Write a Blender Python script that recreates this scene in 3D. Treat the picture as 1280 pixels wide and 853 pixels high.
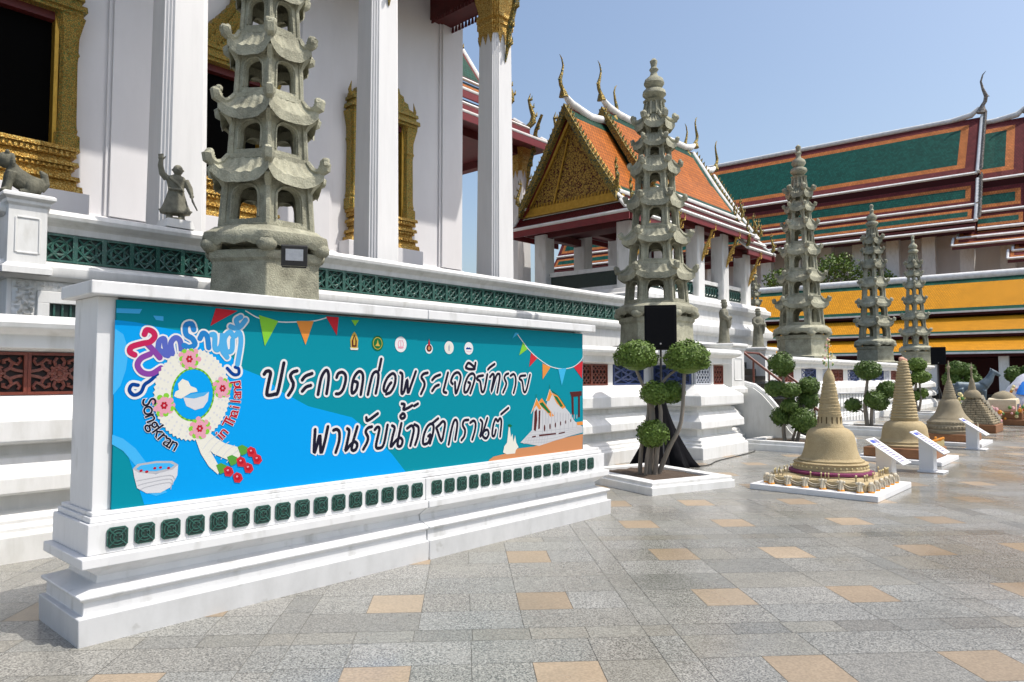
import bpy, bmesh, math, random
from mathutils import Vector, Matrix, Euler, noise
R=math.radians
for o in list(bpy.data.objects): bpy.data.objects.remove(o)
SC=bpy.context.scene
COL=SC.collection
# ---------------------------------------------------------------- camera, sky, sun
cam_d=bpy.data.cameras.new('camera'); cam=bpy.data.objects.new('camera',cam_d); COL.objects.link(cam)
cam_d.sensor_width=36.0; cam_d.lens=25.0; cam_d.clip_start=0.05; cam_d.clip_end=3000
PITCH=math.atan(43.5/889.0)
cam.location=(0,0,1.65); cam.rotation_euler=(R(90)+PITCH,0,0)
SC.camera=cam
SUN_EL,SUN_AZ=R(60),R(-9)             # azimuth measured from +X towards +Y
w=bpy.data.worlds.new('World'); SC.world=w; w.use_nodes=True
nt=w.node_tree; bg=nt.nodes['Background']; sky=nt.nodes.new('ShaderNodeTexSky')
sky.sky_type='NISHITA'; sky.sun_disc=False; sky.sun_elevation=SUN_EL; sky.sun_rotation=R(90)-SUN_AZ
sky.air_density=1.2; sky.dust_density=3.4; sky.ozone_density=1.6; sky.altitude=0
nt.links.new(sky.outputs[0],bg.inputs[0]); bg.inputs[1].default_value=0.15
sd=bpy.data.lights.new('sun','SUN'); sun=bpy.data.objects.new('sun',sd); COL.objects.link(sun)
sd.energy=3.35; sd.angle=R(0.6); sd.color=(1.0,0.95,0.88)
sv=Vector((math.cos(SUN_EL)*math.cos(SUN_AZ),math.cos(SUN_EL)*math.sin(SUN_AZ),math.sin(SUN_EL)))
sun.rotation_euler=sv.to_track_quat('Z','Y').to_euler(); sun.location=(20,-6,40)
SC.view_settings.view_transform='Standard'; SC.view_settings.look='None'
SC.view_settings.exposure=0.28; SC.view_settings.gamma=1.0; SC.view_settings.use_curve_mapping=False
rnd=random.Random(11)
# ---------------------------------------------------------------- frames
U0,U1=0.66848,0.74373                 # temple's long axis in plan; outward normal is (U1,-U0)
TH=math.atan2(U1,U0)
def T(a,b,z): return Vector((U0*a+U1*b, U1*a-U0*b, z))
def W(x,y,z): return Vector((x,y,z))
def V(s,d,z): return Vector((.78*s+.625*d, -.625*s+.78*d, z))   # far hall: s to the right, d away
VTH=math.atan2(-.625,.78)
def lerp(p,q,t): return p+(q-p)*t
# ---------------------------------------------------------------- mesh builder
MW={}
class MB:
    def __init__(s): s.v=[]; s.f=[]; s.m=[]; s.uv=[]
    def face(s,pts,m=0,uv=None):
        i=len(s.v); s.v.extend(Vector(p) for p in pts); s.f.append(tuple(range(i,i+len(pts)))); s.m.append(m); s.uv.append(uv)
    def grid(s,rows,m=0,cu=False,cv=False,uv=None):
        """rows: list of equally long point lists (shared vertices)"""
        i0=len(s.v); n=len(rows[0]); k=len(rows)
        for r in rows: s.v.extend(Vector(p) for p in r)
        for j in range(k if cv else k-1):
            for i in range(n if cu else n-1):
                a=i0+j*n+i; b=i0+j*n+(i+1)%n; c=i0+((j+1)%k)*n+(i+1)%n; d=i0+((j+1)%k)*n+i
                s.f.append((a,b,c,d)); s.m.append(m(i,j) if callable(m) else m)
                s.uv.append([uv[j][i],uv[j][i+1],uv[j+1][i+1],uv[j+1][i]] if uv else None)
        return i0
    def cap(s,idx,m=0): s.f.append(tuple(idx)); s.m.append(m); s.uv.append(None)
    def box(s,F,a0,a1,b0,b1,z0,z1,m=0,taper=0.0):
        t=taper
        c=[F(a0,b0,z0),F(a1,b0,z0),F(a1,b1,z0),F(a0,b1,z0),F(a0+t,b0+t,z1),F(a1-t,b0+t,z1),F(a1-t,b1-t,z1),F(a0+t,b1-t,z1)]
        i=len(s.v); s.v.extend(c)
        for q in ((0,3,2,1),(4,5,6,7),(0,1,5,4),(1,2,6,5),(2,3,7,6),(3,0,4,7)):
            s.f.append(tuple(i+k for k in q)); s.m.append(m); s.uv.append(None)
    def prism(s,poly,h0,h1,F,m=0):
        """poly: list of (x,y) extruded between h0 and h1; F(x,y,h)->point"""
        n=len(poly); i=len(s.v)
        s.v.extend(F(x,y,h0) for x,y in poly); s.v.extend(F(x,y,h1) for x,y in poly)
        s.cap([i+k for k in range(n)][::-1],m); s.cap([i+n+k for k in range(n)],m)
        for k in range(n):
            s.f.append((i+k,i+(k+1)%n,i+n+(k+1)%n,i+n+k)); s.m.append(m); s.uv.append(None)
    def tube(s,pts,rad,n=8,m=0,caps=True,flat=1.0):
        pts=[Vector(p) for p in pts]; k=len(pts)
        if not hasattr(rad,'__len__'): rad=[rad]*k
        rows=[]; up=None
        for i in range(k):
            d=(pts[min(i+1,k-1)]-pts[max(i-1,0)])
            if d.length<1e-9: d=Vector((0,0,1))
            d.normalize()
            if up is None: up=Vector((0,0,1)) if abs(d.z)<.9 else Vector((1,0,0))
            x=d.cross(up)
            if x.length<1e-4: x=d.cross(Vector((0,1,0)))
            x.normalize(); y=x.cross(d).normalized(); up=y
            rows.append([pts[i]+x*math.cos(2*math.pi*q/n)*rad[i]+y*math.sin(2*math.pi*q/n)*rad[i]*flat for q in range(n)])
        i0=s.grid(rows,m,cu=True)
        if caps:
            s.cap([i0+q for q in range(n)][::-1],m); s.cap([i0+(k-1)*n+q for q in range(n)],m)
    def lathe(s,c,prof,n=24,m=0,sx=1.0,sy=1.0,rot=0.0,caps=True):
        c=Vector(c); rows=[]
        for r,z in prof:
            rows.append([c+Vector((math.cos(2*math.pi*q/n+rot)*r*sx,math.sin(2*math.pi*q/n+rot)*r*sy,z)) for q in range(n)])
        k=len(rows); i0=s.grid(rows,m,cu=True)
        if caps:
            s.cap([i0+q for q in range(n)][::-1],m); s.cap([i0+(k-1)*n+q for q in range(n)],m)
    def ball(s,c,r,n=14,k=9,m=0,sc=(1,1,1)):
        c=Vector(c); rows=[]
        for j in range(k+1):
            t=math.pi*(j+.02)/(k+.04)-math.pi/2
            rows.append([c+Vector((math.cos(t)*math.cos(2*math.pi*q/n)*r*sc[0],math.cos(t)*math.sin(2*math.pi*q/n)*r*sc[1],math.sin(t)*r*sc[2])) for q in range(n)])
        i0=s.grid(rows,m,cu=True); s.cap([i0+q for q in range(n)][::-1],m); s.cap([i0+k*n+q for q in range(n)],m)
    def loft(s,sec,levels,F,m=0,caps=True):
        """sec: list of (x,y) ; levels: (scale,z)"""
        n=len(sec); rows=[[F(x*k,y*k,z) for x,y in sec] for k,z in levels]
        i0=s.grid(rows,m,cu=True)
        if caps:
            s.cap([i0+q for q in range(n)][::-1],m); s.cap([i0+(len(levels)-1)*n+q for q in range(n)],m)
    def sweep(s,path,prof,F,m=0,mats=None,closed=False,ends=True):
        """path: (a,b) corners, outward side = +b when a grows; prof: (o,z) from the ground up"""
        k=len(path); nr=[]
        for i in range(k-1 if not closed else k):
            p,q=path[i],path[(i+1)%k]; dx,dy=q[0]-p[0],q[1]-p[1]; l=math.hypot(dx,dy); nr.append((-dy/l,dx/l))
        mi=[]
        for i in range(k):
            if closed: n1,n2=nr[i-1],nr[i]
            else: n1,n2=nr[max(i-1,0)],nr[min(i,k-2)]
            d=1+n1[0]*n2[0]+n1[1]*n2[1]; mi.append(((n1[0]+n2[0])/d,(n1[1]+n2[1])/d))
        rows=[[F(path[i][0]+mi[i][0]*o,path[i][1]+mi[i][1]*o,z) for i in range(k)] for o,z in prof]
        i0=s.grid(rows,(lambda i,j:mats[j]) if mats else m,cu=closed)
        if ends and not closed:
            s.cap([i0+j*k for j in range(len(prof))],m); s.cap([i0+j*k+k-1 for j in range(len(prof))][::-1],m)
    def build(s,name,mats,parent=None,smooth=None,bevel=0,recalc=True,weld=False):
        if not isinstance(mats,(list,tuple)): mats=[mats]
        M=MW.get(parent.name) if parent is not None else None
        inv=M.inverted() if M is not None else None
        vs=[(inv@p if inv is not None else p) for p in s.v]
        me=bpy.data.meshes.new(name); me.from_pydata([tuple(p) for p in vs],[],s.f)
        for mt in mats: me.materials.append(mt)
        me.polygons.foreach_set('material_index',s.m)
        if any(u is not None for u in s.uv):
            ul=me.uv_layers.new(name='UVMap'); data=[]
            for f,u in zip(s.f,s.uv):
                for q in range(len(f)): data.extend(u[q] if u else (0.0,0.0))
            ul.data.foreach_set('uv',data)
        if recalc or weld:
            bm=bmesh.new(); bm.from_mesh(me)
            if weld: bmesh.ops.remove_doubles(bm,verts=bm.verts,dist=1e-4)
            bmesh.ops.recalc_face_normals(bm,faces=bm.faces); bm.to_mesh(me); bm.free()
        if smooth is not None:
            me.shade_smooth()
            if smooth<180: me.set_sharp_from_angle(angle=R(smooth))
        me.update()
        o=bpy.data.objects.new(name,me); COL.objects.link(o)
        if parent is not None: o.parent=parent; MW[o.name]=M if M is not None else Matrix.Identity(4)
        else: MW[o.name]=Matrix.Identity(4)
        if bevel:
            b=o.modifiers.new('Bevel','BEVEL'); b.width=bevel; b.segments=2; b.limit_method='ANGLE'; b.angle_limit=R(40)
        return o
def thing(name,label,cat,loc=(0,0,0),rot=0.0,group=None):
    o=bpy.data.objects.new(name,None); COL.objects.link(o); o.empty_display_size=.2
    o.location=loc; o.rotation_euler=(0,0,rot); o['label']=label; o['category']=cat
    if group: o['group']=group
    MW[o.name]=Matrix.Translation(Vector(loc))@Matrix.Rotation(rot,4,'Z')
    return o
def tag(o,label,cat,group=None):
    o['label']=label; o['category']=cat
    if group: o['group']=group
    return o
def struct(o,kind='structure'): o['kind']=kind; return o
def put(src,parent,loc,rotz=0.0,scale=None):
    """linked copy of a part under a thing, placed in the thing's own coordinates"""
    c=src.copy(); COL.objects.link(c); c.parent=parent; c.location=loc; c.rotation_euler=(0,0,rotz)
    if scale: c.scale=scale
    return c
def weather(m,amt,sc,seed=0.0):
    """slightly uneven, worn surface: shift every vertex by a smooth noise of its place"""
    o=Vector((seed,seed*.7,0))
    for p in m.v: p+=noise.noise_vector(p*sc+o)*amt+noise.noise_vector(p*sc*3.1+o)*amt*.45
def rebase(o,c):
    """move a mesh thing's origin to its base point c"""
    c=Vector(c); o.data.transform(Matrix.Translation(-c)); o.location=c; MW[o.name]=Matrix.Translation(c); return o
# ---------------------------------------------------------------- materials
def _mat(name):
    m=bpy.data.materials.new(name); m.use_nodes=True; return m,m.node_tree,m.node_tree.nodes['Principled BSDF']
def mat(name,c1,c2=None,rough=.6,metal=0.0,scale=6.0,detail=6.0,bump=0.0,bscale=None,stretch=None,mid=.5,width=.25,spec=.5,c3=None,s3=60.0,w3=.12,m3=.62,bdist=.02,rvar=0.0,orand=0.0,stretch3=None):
    m,nt,b=_mat(name); N=nt.nodes; L=nt.links
    b.inputs['Roughness'].default_value=rough; b.inputs['Metallic'].default_value=metal; b.inputs['Specular IOR Level'].default_value=spec
    b.inputs['Base Color'].default_value=(*c1,1)
    if c2 is None and not bump: return m
    tc=N.new('ShaderNodeTexCoord'); src=tc.outputs['Object']
    if stretch:
        mp=N.new('ShaderNodeMapping'); mp.inputs['Scale'].default_value=stretch; L.new(src,mp.inputs[0]); ssrc=mp.outputs[0]
    else: ssrc=src
    col=None
    if c2 is not None:
        n=N.new('ShaderNodeTexNoise'); n.inputs['Scale'].default_value=scale; n.inputs['Detail'].default_value=detail; n.inputs['Roughness'].default_value=.62
        L.new(ssrc,n.inputs['Vector'])
        r=N.new('ShaderNodeValToRGB'); r.color_ramp.elements[0].position=max(0,mid-width); r.color_ramp.elements[1].position=min(1,mid+width)
        r.color_ramp.elements[0].color=(*c1,1); r.color_ramp.elements[1].color=(*c2,1); L.new(n.outputs['Fac'],r.inputs[0]); col=r.outputs[0]
        if c3 is not None:
            n3=N.new('ShaderNodeTexNoise'); n3.inputs['Scale'].default_value=s3; n3.inputs['Detail'].default_value=5
            if stretch3:
                mp3=N.new('ShaderNodeMapping'); mp3.inputs['Scale'].default_value=stretch3; L.new(src,mp3.inputs[0]); L.new(mp3.outputs[0],n3.inputs['Vector'])
            else: L.new(src,n3.inputs['Vector'])
            r3=N.new('ShaderNodeValToRGB'); r3.color_ramp.elements[0].position=m3-w3; r3.color_ramp.elements[1].position=m3+w3
            L.new(n3.outputs['Fac'],r3.inputs[0])
            mx=N.new('ShaderNodeMix'); mx.data_type='RGBA'; L.new(r3.outputs[0],mx.inputs['Factor']); L.new(col,mx.inputs['A']); mx.inputs['B'].default_value=(*c3,1); col=mx.outputs['Result']
        if orand:
            oi=N.new('ShaderNodeObjectInfo'); mo=N.new('ShaderNodeMapRange'); mo.inputs['To Min'].default_value=1-orand; mo.inputs['To Max'].default_value=1+orand; L.new(oi.outputs['Random'],mo.inputs['Value'])
            n4=N.new('ShaderNodeTexNoise'); n4.inputs['Scale'].default_value=1.7; n4.inputs['Detail'].default_value=6; n4.inputs['Roughness'].default_value=.7; L.new(tc.outputs['Object'],n4.inputs['Vector'])
            m4=N.new('ShaderNodeMapRange'); m4.inputs['From Min'].default_value=.35; m4.inputs['From Max'].default_value=.6; m4.inputs['To Min'].default_value=.64; m4.inputs['To Max'].default_value=1.05; L.new(n4.outputs['Fac'],m4.inputs['Value'])
            mm=N.new('ShaderNodeMath'); mm.operation='MULTIPLY'; L.new(mo.outputs[0],mm.inputs[0]); L.new(m4.outputs[0],mm.inputs[1])
            hs=N.new('ShaderNodeHueSaturation'); L.new(mm.outputs[0],hs.inputs['Value']); L.new(col,hs.inputs['Color']); col=hs.outputs[0]
        L.new(col,b.inputs['Base Color'])
        if rvar:
            mr=N.new('ShaderNodeMapRange'); mr.inputs['To Min'].default_value=max(.02,rough-rvar); mr.inputs['To Max'].default_value=rough+rvar; mr.inputs['From Min'].default_value=.3; mr.inputs['From Max'].default_value=.7
            L.new(n.outputs['Fac'],mr.inputs['Value']); L.new(mr.outputs[0],b.inputs['Roughness'])
    if bump:
        nb=N.new('ShaderNodeTexNoise'); nb.inputs['Scale'].default_value=bscale or scale*4; nb.inputs['Detail'].default_value=5; L.new(src,nb.inputs['Vector'])
        bp=N.new('ShaderNodeBump'); bp.inputs['Strength'].default_value=bump; bp.inputs['Distance'].default_value=bdist
        L.new(nb.outputs['Fac'],bp.inputs['Height']); L.new(bp.outputs[0],b.inputs['Normal'])
    return m
def gold_mat(name,base,dark,accent,scale=38.0,metal=.75,rough=.38):
    m,nt,b=_mat(name); N=nt.nodes; L=nt.links
    tc=N.new('ShaderNodeTexCoord')
    v=N.new('ShaderNodeTexVoronoi'); v.inputs['Scale'].default_value=scale; L.new(tc.outputs['Object'],v.inputs['Vector'])
    v2=N.new('ShaderNodeTexVoronoi'); v2.inputs['Scale'].default_value=scale*.55; v2.feature='DISTANCE_TO_EDGE'; L.new(tc.outputs['Object'],v2.inputs['Vector'])
    r=N.new('ShaderNodeValToRGB'); r.color_ramp.elements[0].position=.0; r.color_ramp.elements[1].position=.12
    r.color_ramp.elements[0].color=(*dark,1); r.color_ramp.elements[1].color=(*base,1); L.new(v2.outputs['Distance'],r.inputs[0])
    sep=N.new('ShaderNodeSeparateColor'); L.new(v.outputs['Color'],sep.inputs[0])
    r2=N.new('ShaderNodeValToRGB'); r2.color_ramp.interpolation='CONSTANT'; r2.color_ramp.elements[0].color=(0,0,0,1); r2.color_ramp.elements[1].position=.82; r2.color_ramp.elements[1].color=(1,1,1,1)
    L.new(sep.outputs[0],r2.inputs[0])
    mx=N.new('ShaderNodeMix'); mx.data_type='RGBA'; L.new(r2.outputs[0],mx.inputs['Factor']); L.new(r.outputs[0],mx.inputs['A']); mx.inputs['B'].default_value=(*accent,1)
    L.new(mx.outputs['Result'],b.inputs['Base Color']); b.inputs['Metallic'].default_value=metal; b.inputs['Roughness'].default_value=rough
    bp=N.new('ShaderNodeBump'); bp.inputs['Strength'].default_value=.9; bp.inputs['Distance'].default_value=.03
    n=N.new('ShaderNodeTexNoise'); n.inputs['Scale'].default_value=scale*1.6; n.inputs['Detail'].default_value=4; L.new(tc.outputs['Object'],n.inputs['Vector'])
    ad=N.new('ShaderNodeMath'); L.new(v2.outputs['Distance'],ad.inputs[0]); L.new(n.outputs['Fac'],ad.inputs[1]); L.new(ad.outputs[0],bp.inputs['Height']); L.new(bp.outputs[0],b.inputs['Normal'])
    return m
def tile_mat(name,c,var=.35,tw=.22,th=.3,rough=.4,bump=.6,bd=.03,nv=(.82,1.14)):
    """glazed roof tiles laid in rows; uv in metres, v up the slope"""
    m,nt,b=_mat(name); N=nt.nodes; L=nt.links
    uv=N.new('ShaderNodeUVMap')
    br=N.new('ShaderNodeTexBrick'); br.offset=.5; br.inputs['Scale'].default_value=1.0; br.inputs['Mortar Size'].default_value=.018; br.inputs['Mortar Smooth'].default_value=.6
    br.inputs['Brick Width'].default_value=tw; br.inputs['Row Height'].default_value=th
    br.inputs['Color1'].default_value=(*[x*(1+var) for x in c],1); br.inputs['Color2'].default_value=(*[x*(1-var) for x in c],1); br.inputs['Mortar'].default_value=(*[x*.35 for x in c],1)
    L.new(uv.outputs[0],br.inputs['Vector'])
    n=N.new('ShaderNodeTexNoise'); n.inputs['Scale'].default_value=.9; n.inputs['Detail'].default_value=6; L.new(uv.outputs[0],n.inputs['Vector'])
    hs=N.new('ShaderNodeHueSaturation'); mr=N.new('ShaderNodeMapRange'); mr.inputs['From Min'].default_value=.3; mr.inputs['From Max'].default_value=.7; mr.inputs['To Min'].default_value=nv[0]; mr.inputs['To Max'].default_value=nv[1]
    L.new(n.outputs['Fac'],mr.inputs['Value']); L.new(mr.outputs[0],hs.inputs['Value']); L.new(br.outputs['Color'],hs.inputs['Color']); L.new(hs.outputs[0],b.inputs['Base Color'])
    sx=N.new('ShaderNodeSeparateXYZ'); L.new(uv.outputs[0],sx.inputs[0])
    dv=N.new('ShaderNodeMath'); dv.operation='DIVIDE'; dv.inputs[1].default_value=th; L.new(sx.outputs['Y'],dv.inputs[0])
    fr=N.new('ShaderNodeMath'); fr.operation='FRACT'; L.new(dv.outputs[0],fr.inputs[0])
    iv=N.new('ShaderNodeMath'); iv.operation='SUBTRACT'; iv.inputs[0].default_value=1.0; L.new(fr.outputs[0],iv.inputs[1])
    bp=N.new('ShaderNodeBump'); bp.inputs['Strength'].default_value=bump; bp.inputs['Distance'].default_value=bd
    L.new(iv.outputs[0],bp.inputs['Height']); L.new(bp.outputs[0],b.inputs['Normal'])
    b.inputs['Roughness'].default_value=rough; b.inputs['Specular IOR Level'].default_value=.12
    return m
def granite(name,c,rough=.42,spk=.60,scale=105.0):
    m,nt,b=_mat(name); N=nt.nodes; L=nt.links
    tc=N.new('ShaderNodeTexCoord')
    n=N.new('ShaderNodeTexNoise'); n.inputs['Scale'].default_value=scale; n.inputs['Detail'].default_value=2; L.new(tc.outputs['Object'],n.inputs['Vector'])
    r=N.new('ShaderNodeValToRGB'); r.color_ramp.elements[0].position=.34; r.color_ramp.elements[1].position=.66
    r.color_ramp.elements[0].color=(*[x*(1-spk) for x in c],1); r.color_ramp.elements[1].color=(*[min(1,x*(1+spk)) for x in c],1); L.new(n.outputs['Fac'],r.inputs[0])
    n2=N.new('ShaderNodeTexNoise'); n2.inputs['Scale'].default_value=1.1; n2.inputs['Detail'].default_value=7; n2.inputs['Roughness'].default_value=.65; L.new(tc.outputs['Object'],n2.inputs['Vector'])
    mr=N.new('ShaderNodeMapRange'); mr.inputs['From Min'].default_value=.3; mr.inputs['From Max'].default_value=.7; mr.inputs['To Min'].default_value=.88; mr.inputs['To Max'].default_value=1.10; L.new(n2.outputs['Fac'],mr.inputs['Value'])
    hs=N.new('ShaderNodeHueSaturation'); L.new(mr.outputs[0],hs.inputs['Value'])
    at=N.new('ShaderNodeAttribute'); at.attribute_name='tone'
    mu=N.new('ShaderNodeMix'); mu.data_type='RGBA'; mu.blend_type='MULTIPLY'; mu.inputs['Factor'].default_value=1.0
    L.new(r.outputs[0],mu.inputs['A']); L.new(at.outputs['Color'],mu.inputs['B']); L.new(mu.outputs['Result'],hs.inputs['Color']); L.new(hs.outputs[0],b.inputs['Base Color'])
    n3=N.new('ShaderNodeTexNoise'); n3.inputs['Scale'].default_value=.55; n3.inputs['Detail'].default_value=4; L.new(tc.outputs['Object'],n3.inputs['Vector'])
    mr2=N.new('ShaderNodeMapRange'); mr2.inputs['From Min'].default_value=.35; mr2.inputs['From Max'].default_value=.65; mr2.inputs['To Min'].default_value=max(.07,rough-.25); mr2.inputs['To Max'].default_value=rough+.12; L.new(n3.outputs['Fac'],mr2.inputs['Value']); L.new(mr2.outputs[0],b.inputs['Roughness'])
    bp=N.new('ShaderNodeBump'); bp.inputs['Strength'].default_value=.12; bp.inputs['Distance'].default_value=.004; L.new(n.outputs['Fac'],bp.inputs['Height']); L.new(bp.outputs[0],b.inputs['Normal'])
    return m
COLW=mat('column_plaster',(.735,.73,.72),(.67,.665,.655),rough=.55,scale=2.2,detail=9,stretch=(3,3,.4),mid=.62,width=.2,bump=.1,bscale=30,bdist=.006)
GREYP=mat('grey_masonry_paint',(.57,.575,.575),(.47,.475,.47),rough=.6,scale=3,detail=9,stretch=(2,2,1),mid=.6,width=.2,bump=.08,bscale=40,bdist=.004,c3=(.36,.36,.34),s3=7,m3=.72,w3=.06)
WHITE=mat('white_plaster',(.77,.77,.75),(.63,.63,.60),rough=.55,scale=2.2,detail=9,stretch=(3,3,.55),mid=.62,width=.2,bump=.12,bscale=30,bdist=.006,c3=(.52,.51,.46),s3=2.2,m3=.70,w3=.12,stretch3=(1.7,1.7,.6))
WHITE2=mat('banner_white_paint',(.70,.705,.705),(.60,.605,.61),rough=.42,scale=2.6,detail=9,stretch=(2,2,.7),mid=.64,width=.2,bump=.06,bscale=45,bdist=.004,c3=(.47,.47,.45),s3=3.6,m3=.67,w3=.09,stretch3=(2,2,.6))
WALLW=mat('wall_plaster',(.80,.785,.79),(.71,.695,.70),rough=.75,scale=.9,detail=8,stretch=(1.5,1.5,.5),mid=.58,width=.25,bump=.08,bscale=14,bdist=.01)
MORTAR=mat('ridge_mortar',(.78,.775,.75),(.55,.54,.50),rough=.7,scale=3,mid=.62,width=.2,bump=.15,bscale=25,bdist=.01)
STONE=mat('old_granite',(.425,.42,.315),(.27,.265,.195),rough=.88,scale=5.5,detail=9,mid=.52,width=.17,bump=.75,bscale=42,bdist=.02,c3=(.50,.47,.35),s3=75,m3=.60,w3=.08,spec=.25,orand=.13)
STONED=mat('dark_carved_stone',(.17,.165,.125),(.08,.08,.062),rough=.85,scale=9,detail=9,mid=.5,width=.2,bump=.7,bscale=60,bdist=.012,spec=.25)
STONEG=mat('grey_carved_stone',(.27,.26,.20),(.15,.145,.11),rough=.85,scale=9,detail=9,mid=.5,width=.2,bump=.7,bscale=60,bdist=.012,spec=.25)
GOLD=gold_mat('gilded_glass_mosaic',(.62,.43,.11),(.20,.10,.02),(.20,.28,.09),scale=55)
GOLDB=gold_mat('bright_gilding',(.70,.44,.11),(.28,.13,.02),(.75,.58,.2),scale=40)
GOLDF=gold_mat('far_gilded_carving',(.50,.31,.06),(.045,.012,.006),(.09,.02,.010),scale=19,metal=.3,rough=.5)
GOLDP=mat('plain_gold_leaf',(.62,.38,.06),(.42,.24,.03),rough=.42,metal=.6,scale=8,bump=.3,bscale=30,bdist=.01)
GLASSG=gold_mat('green_mosaic_gold',(.34,.24,.05),(.05,.04,.02),(.05,.09,.06),scale=24,metal=.5,rough=.45)
RED=mat('red_lacquer',(.22,.02,.022),(.14,.013,.016),rough=.5,scale=4)
DRED=mat('dark_red_timber',(.13,.014,.014),(.07,.01,.01),rough=.6,scale=4)
BLACK=mat('dark_interior',(.004,.004,.004),rough=1.0,spec=0.0)
T_OR=tile_mat('orange_roof_tile',(.43,.125,.016),var=.18,tw=.14,th=.17,bd=.015,rough=.5); T_GR=tile_mat('green_roof_tile',(.010,.065,.04),var=.2,tw=.14,th=.17,rough=.5); T_MA=tile_mat('maroon_roof_tile',(.12,.018,.018),var=.2,tw=.14,th=.17,rough=.5)
F_OR=tile_mat('hall_orange_tile',(.46,.155,.045),tw=.24,th=.3,var=.15,rough=.6); F_GR=tile_mat('hall_green_tile',(.006,.075,.056),tw=.24,th=.3,var=.25,rough=.55,nv=(.86,1.1)); F_MA=tile_mat('hall_maroon_tile',(.14,.026,.026),tw=.24,th=.3,var=.15,rough=.6)
G_YE=tile_mat('gallery_yellow_tile',(.66,.285,.014),tw=.17,th=.22,var=.10,bump=.6,bd=.035,rough=.5,nv=(.94,1.05)); G_GR=tile_mat('gallery_green_tile',(.010,.07,.042),tw=.3,th=.36,var=.2)
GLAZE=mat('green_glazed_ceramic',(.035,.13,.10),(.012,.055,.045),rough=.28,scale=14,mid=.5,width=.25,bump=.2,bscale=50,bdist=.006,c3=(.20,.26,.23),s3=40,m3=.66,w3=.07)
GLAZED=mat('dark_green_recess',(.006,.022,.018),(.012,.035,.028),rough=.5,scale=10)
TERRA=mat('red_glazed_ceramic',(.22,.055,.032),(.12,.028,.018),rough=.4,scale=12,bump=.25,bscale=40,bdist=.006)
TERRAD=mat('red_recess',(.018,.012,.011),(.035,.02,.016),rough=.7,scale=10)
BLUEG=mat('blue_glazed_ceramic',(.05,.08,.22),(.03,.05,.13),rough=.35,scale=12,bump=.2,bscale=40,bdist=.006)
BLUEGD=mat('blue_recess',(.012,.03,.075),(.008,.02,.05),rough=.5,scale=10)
PALEG=mat('pale_glazed_ceramic',(.60,.62,.66),(.45,.47,.52),rough=.4,scale=12)

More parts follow.
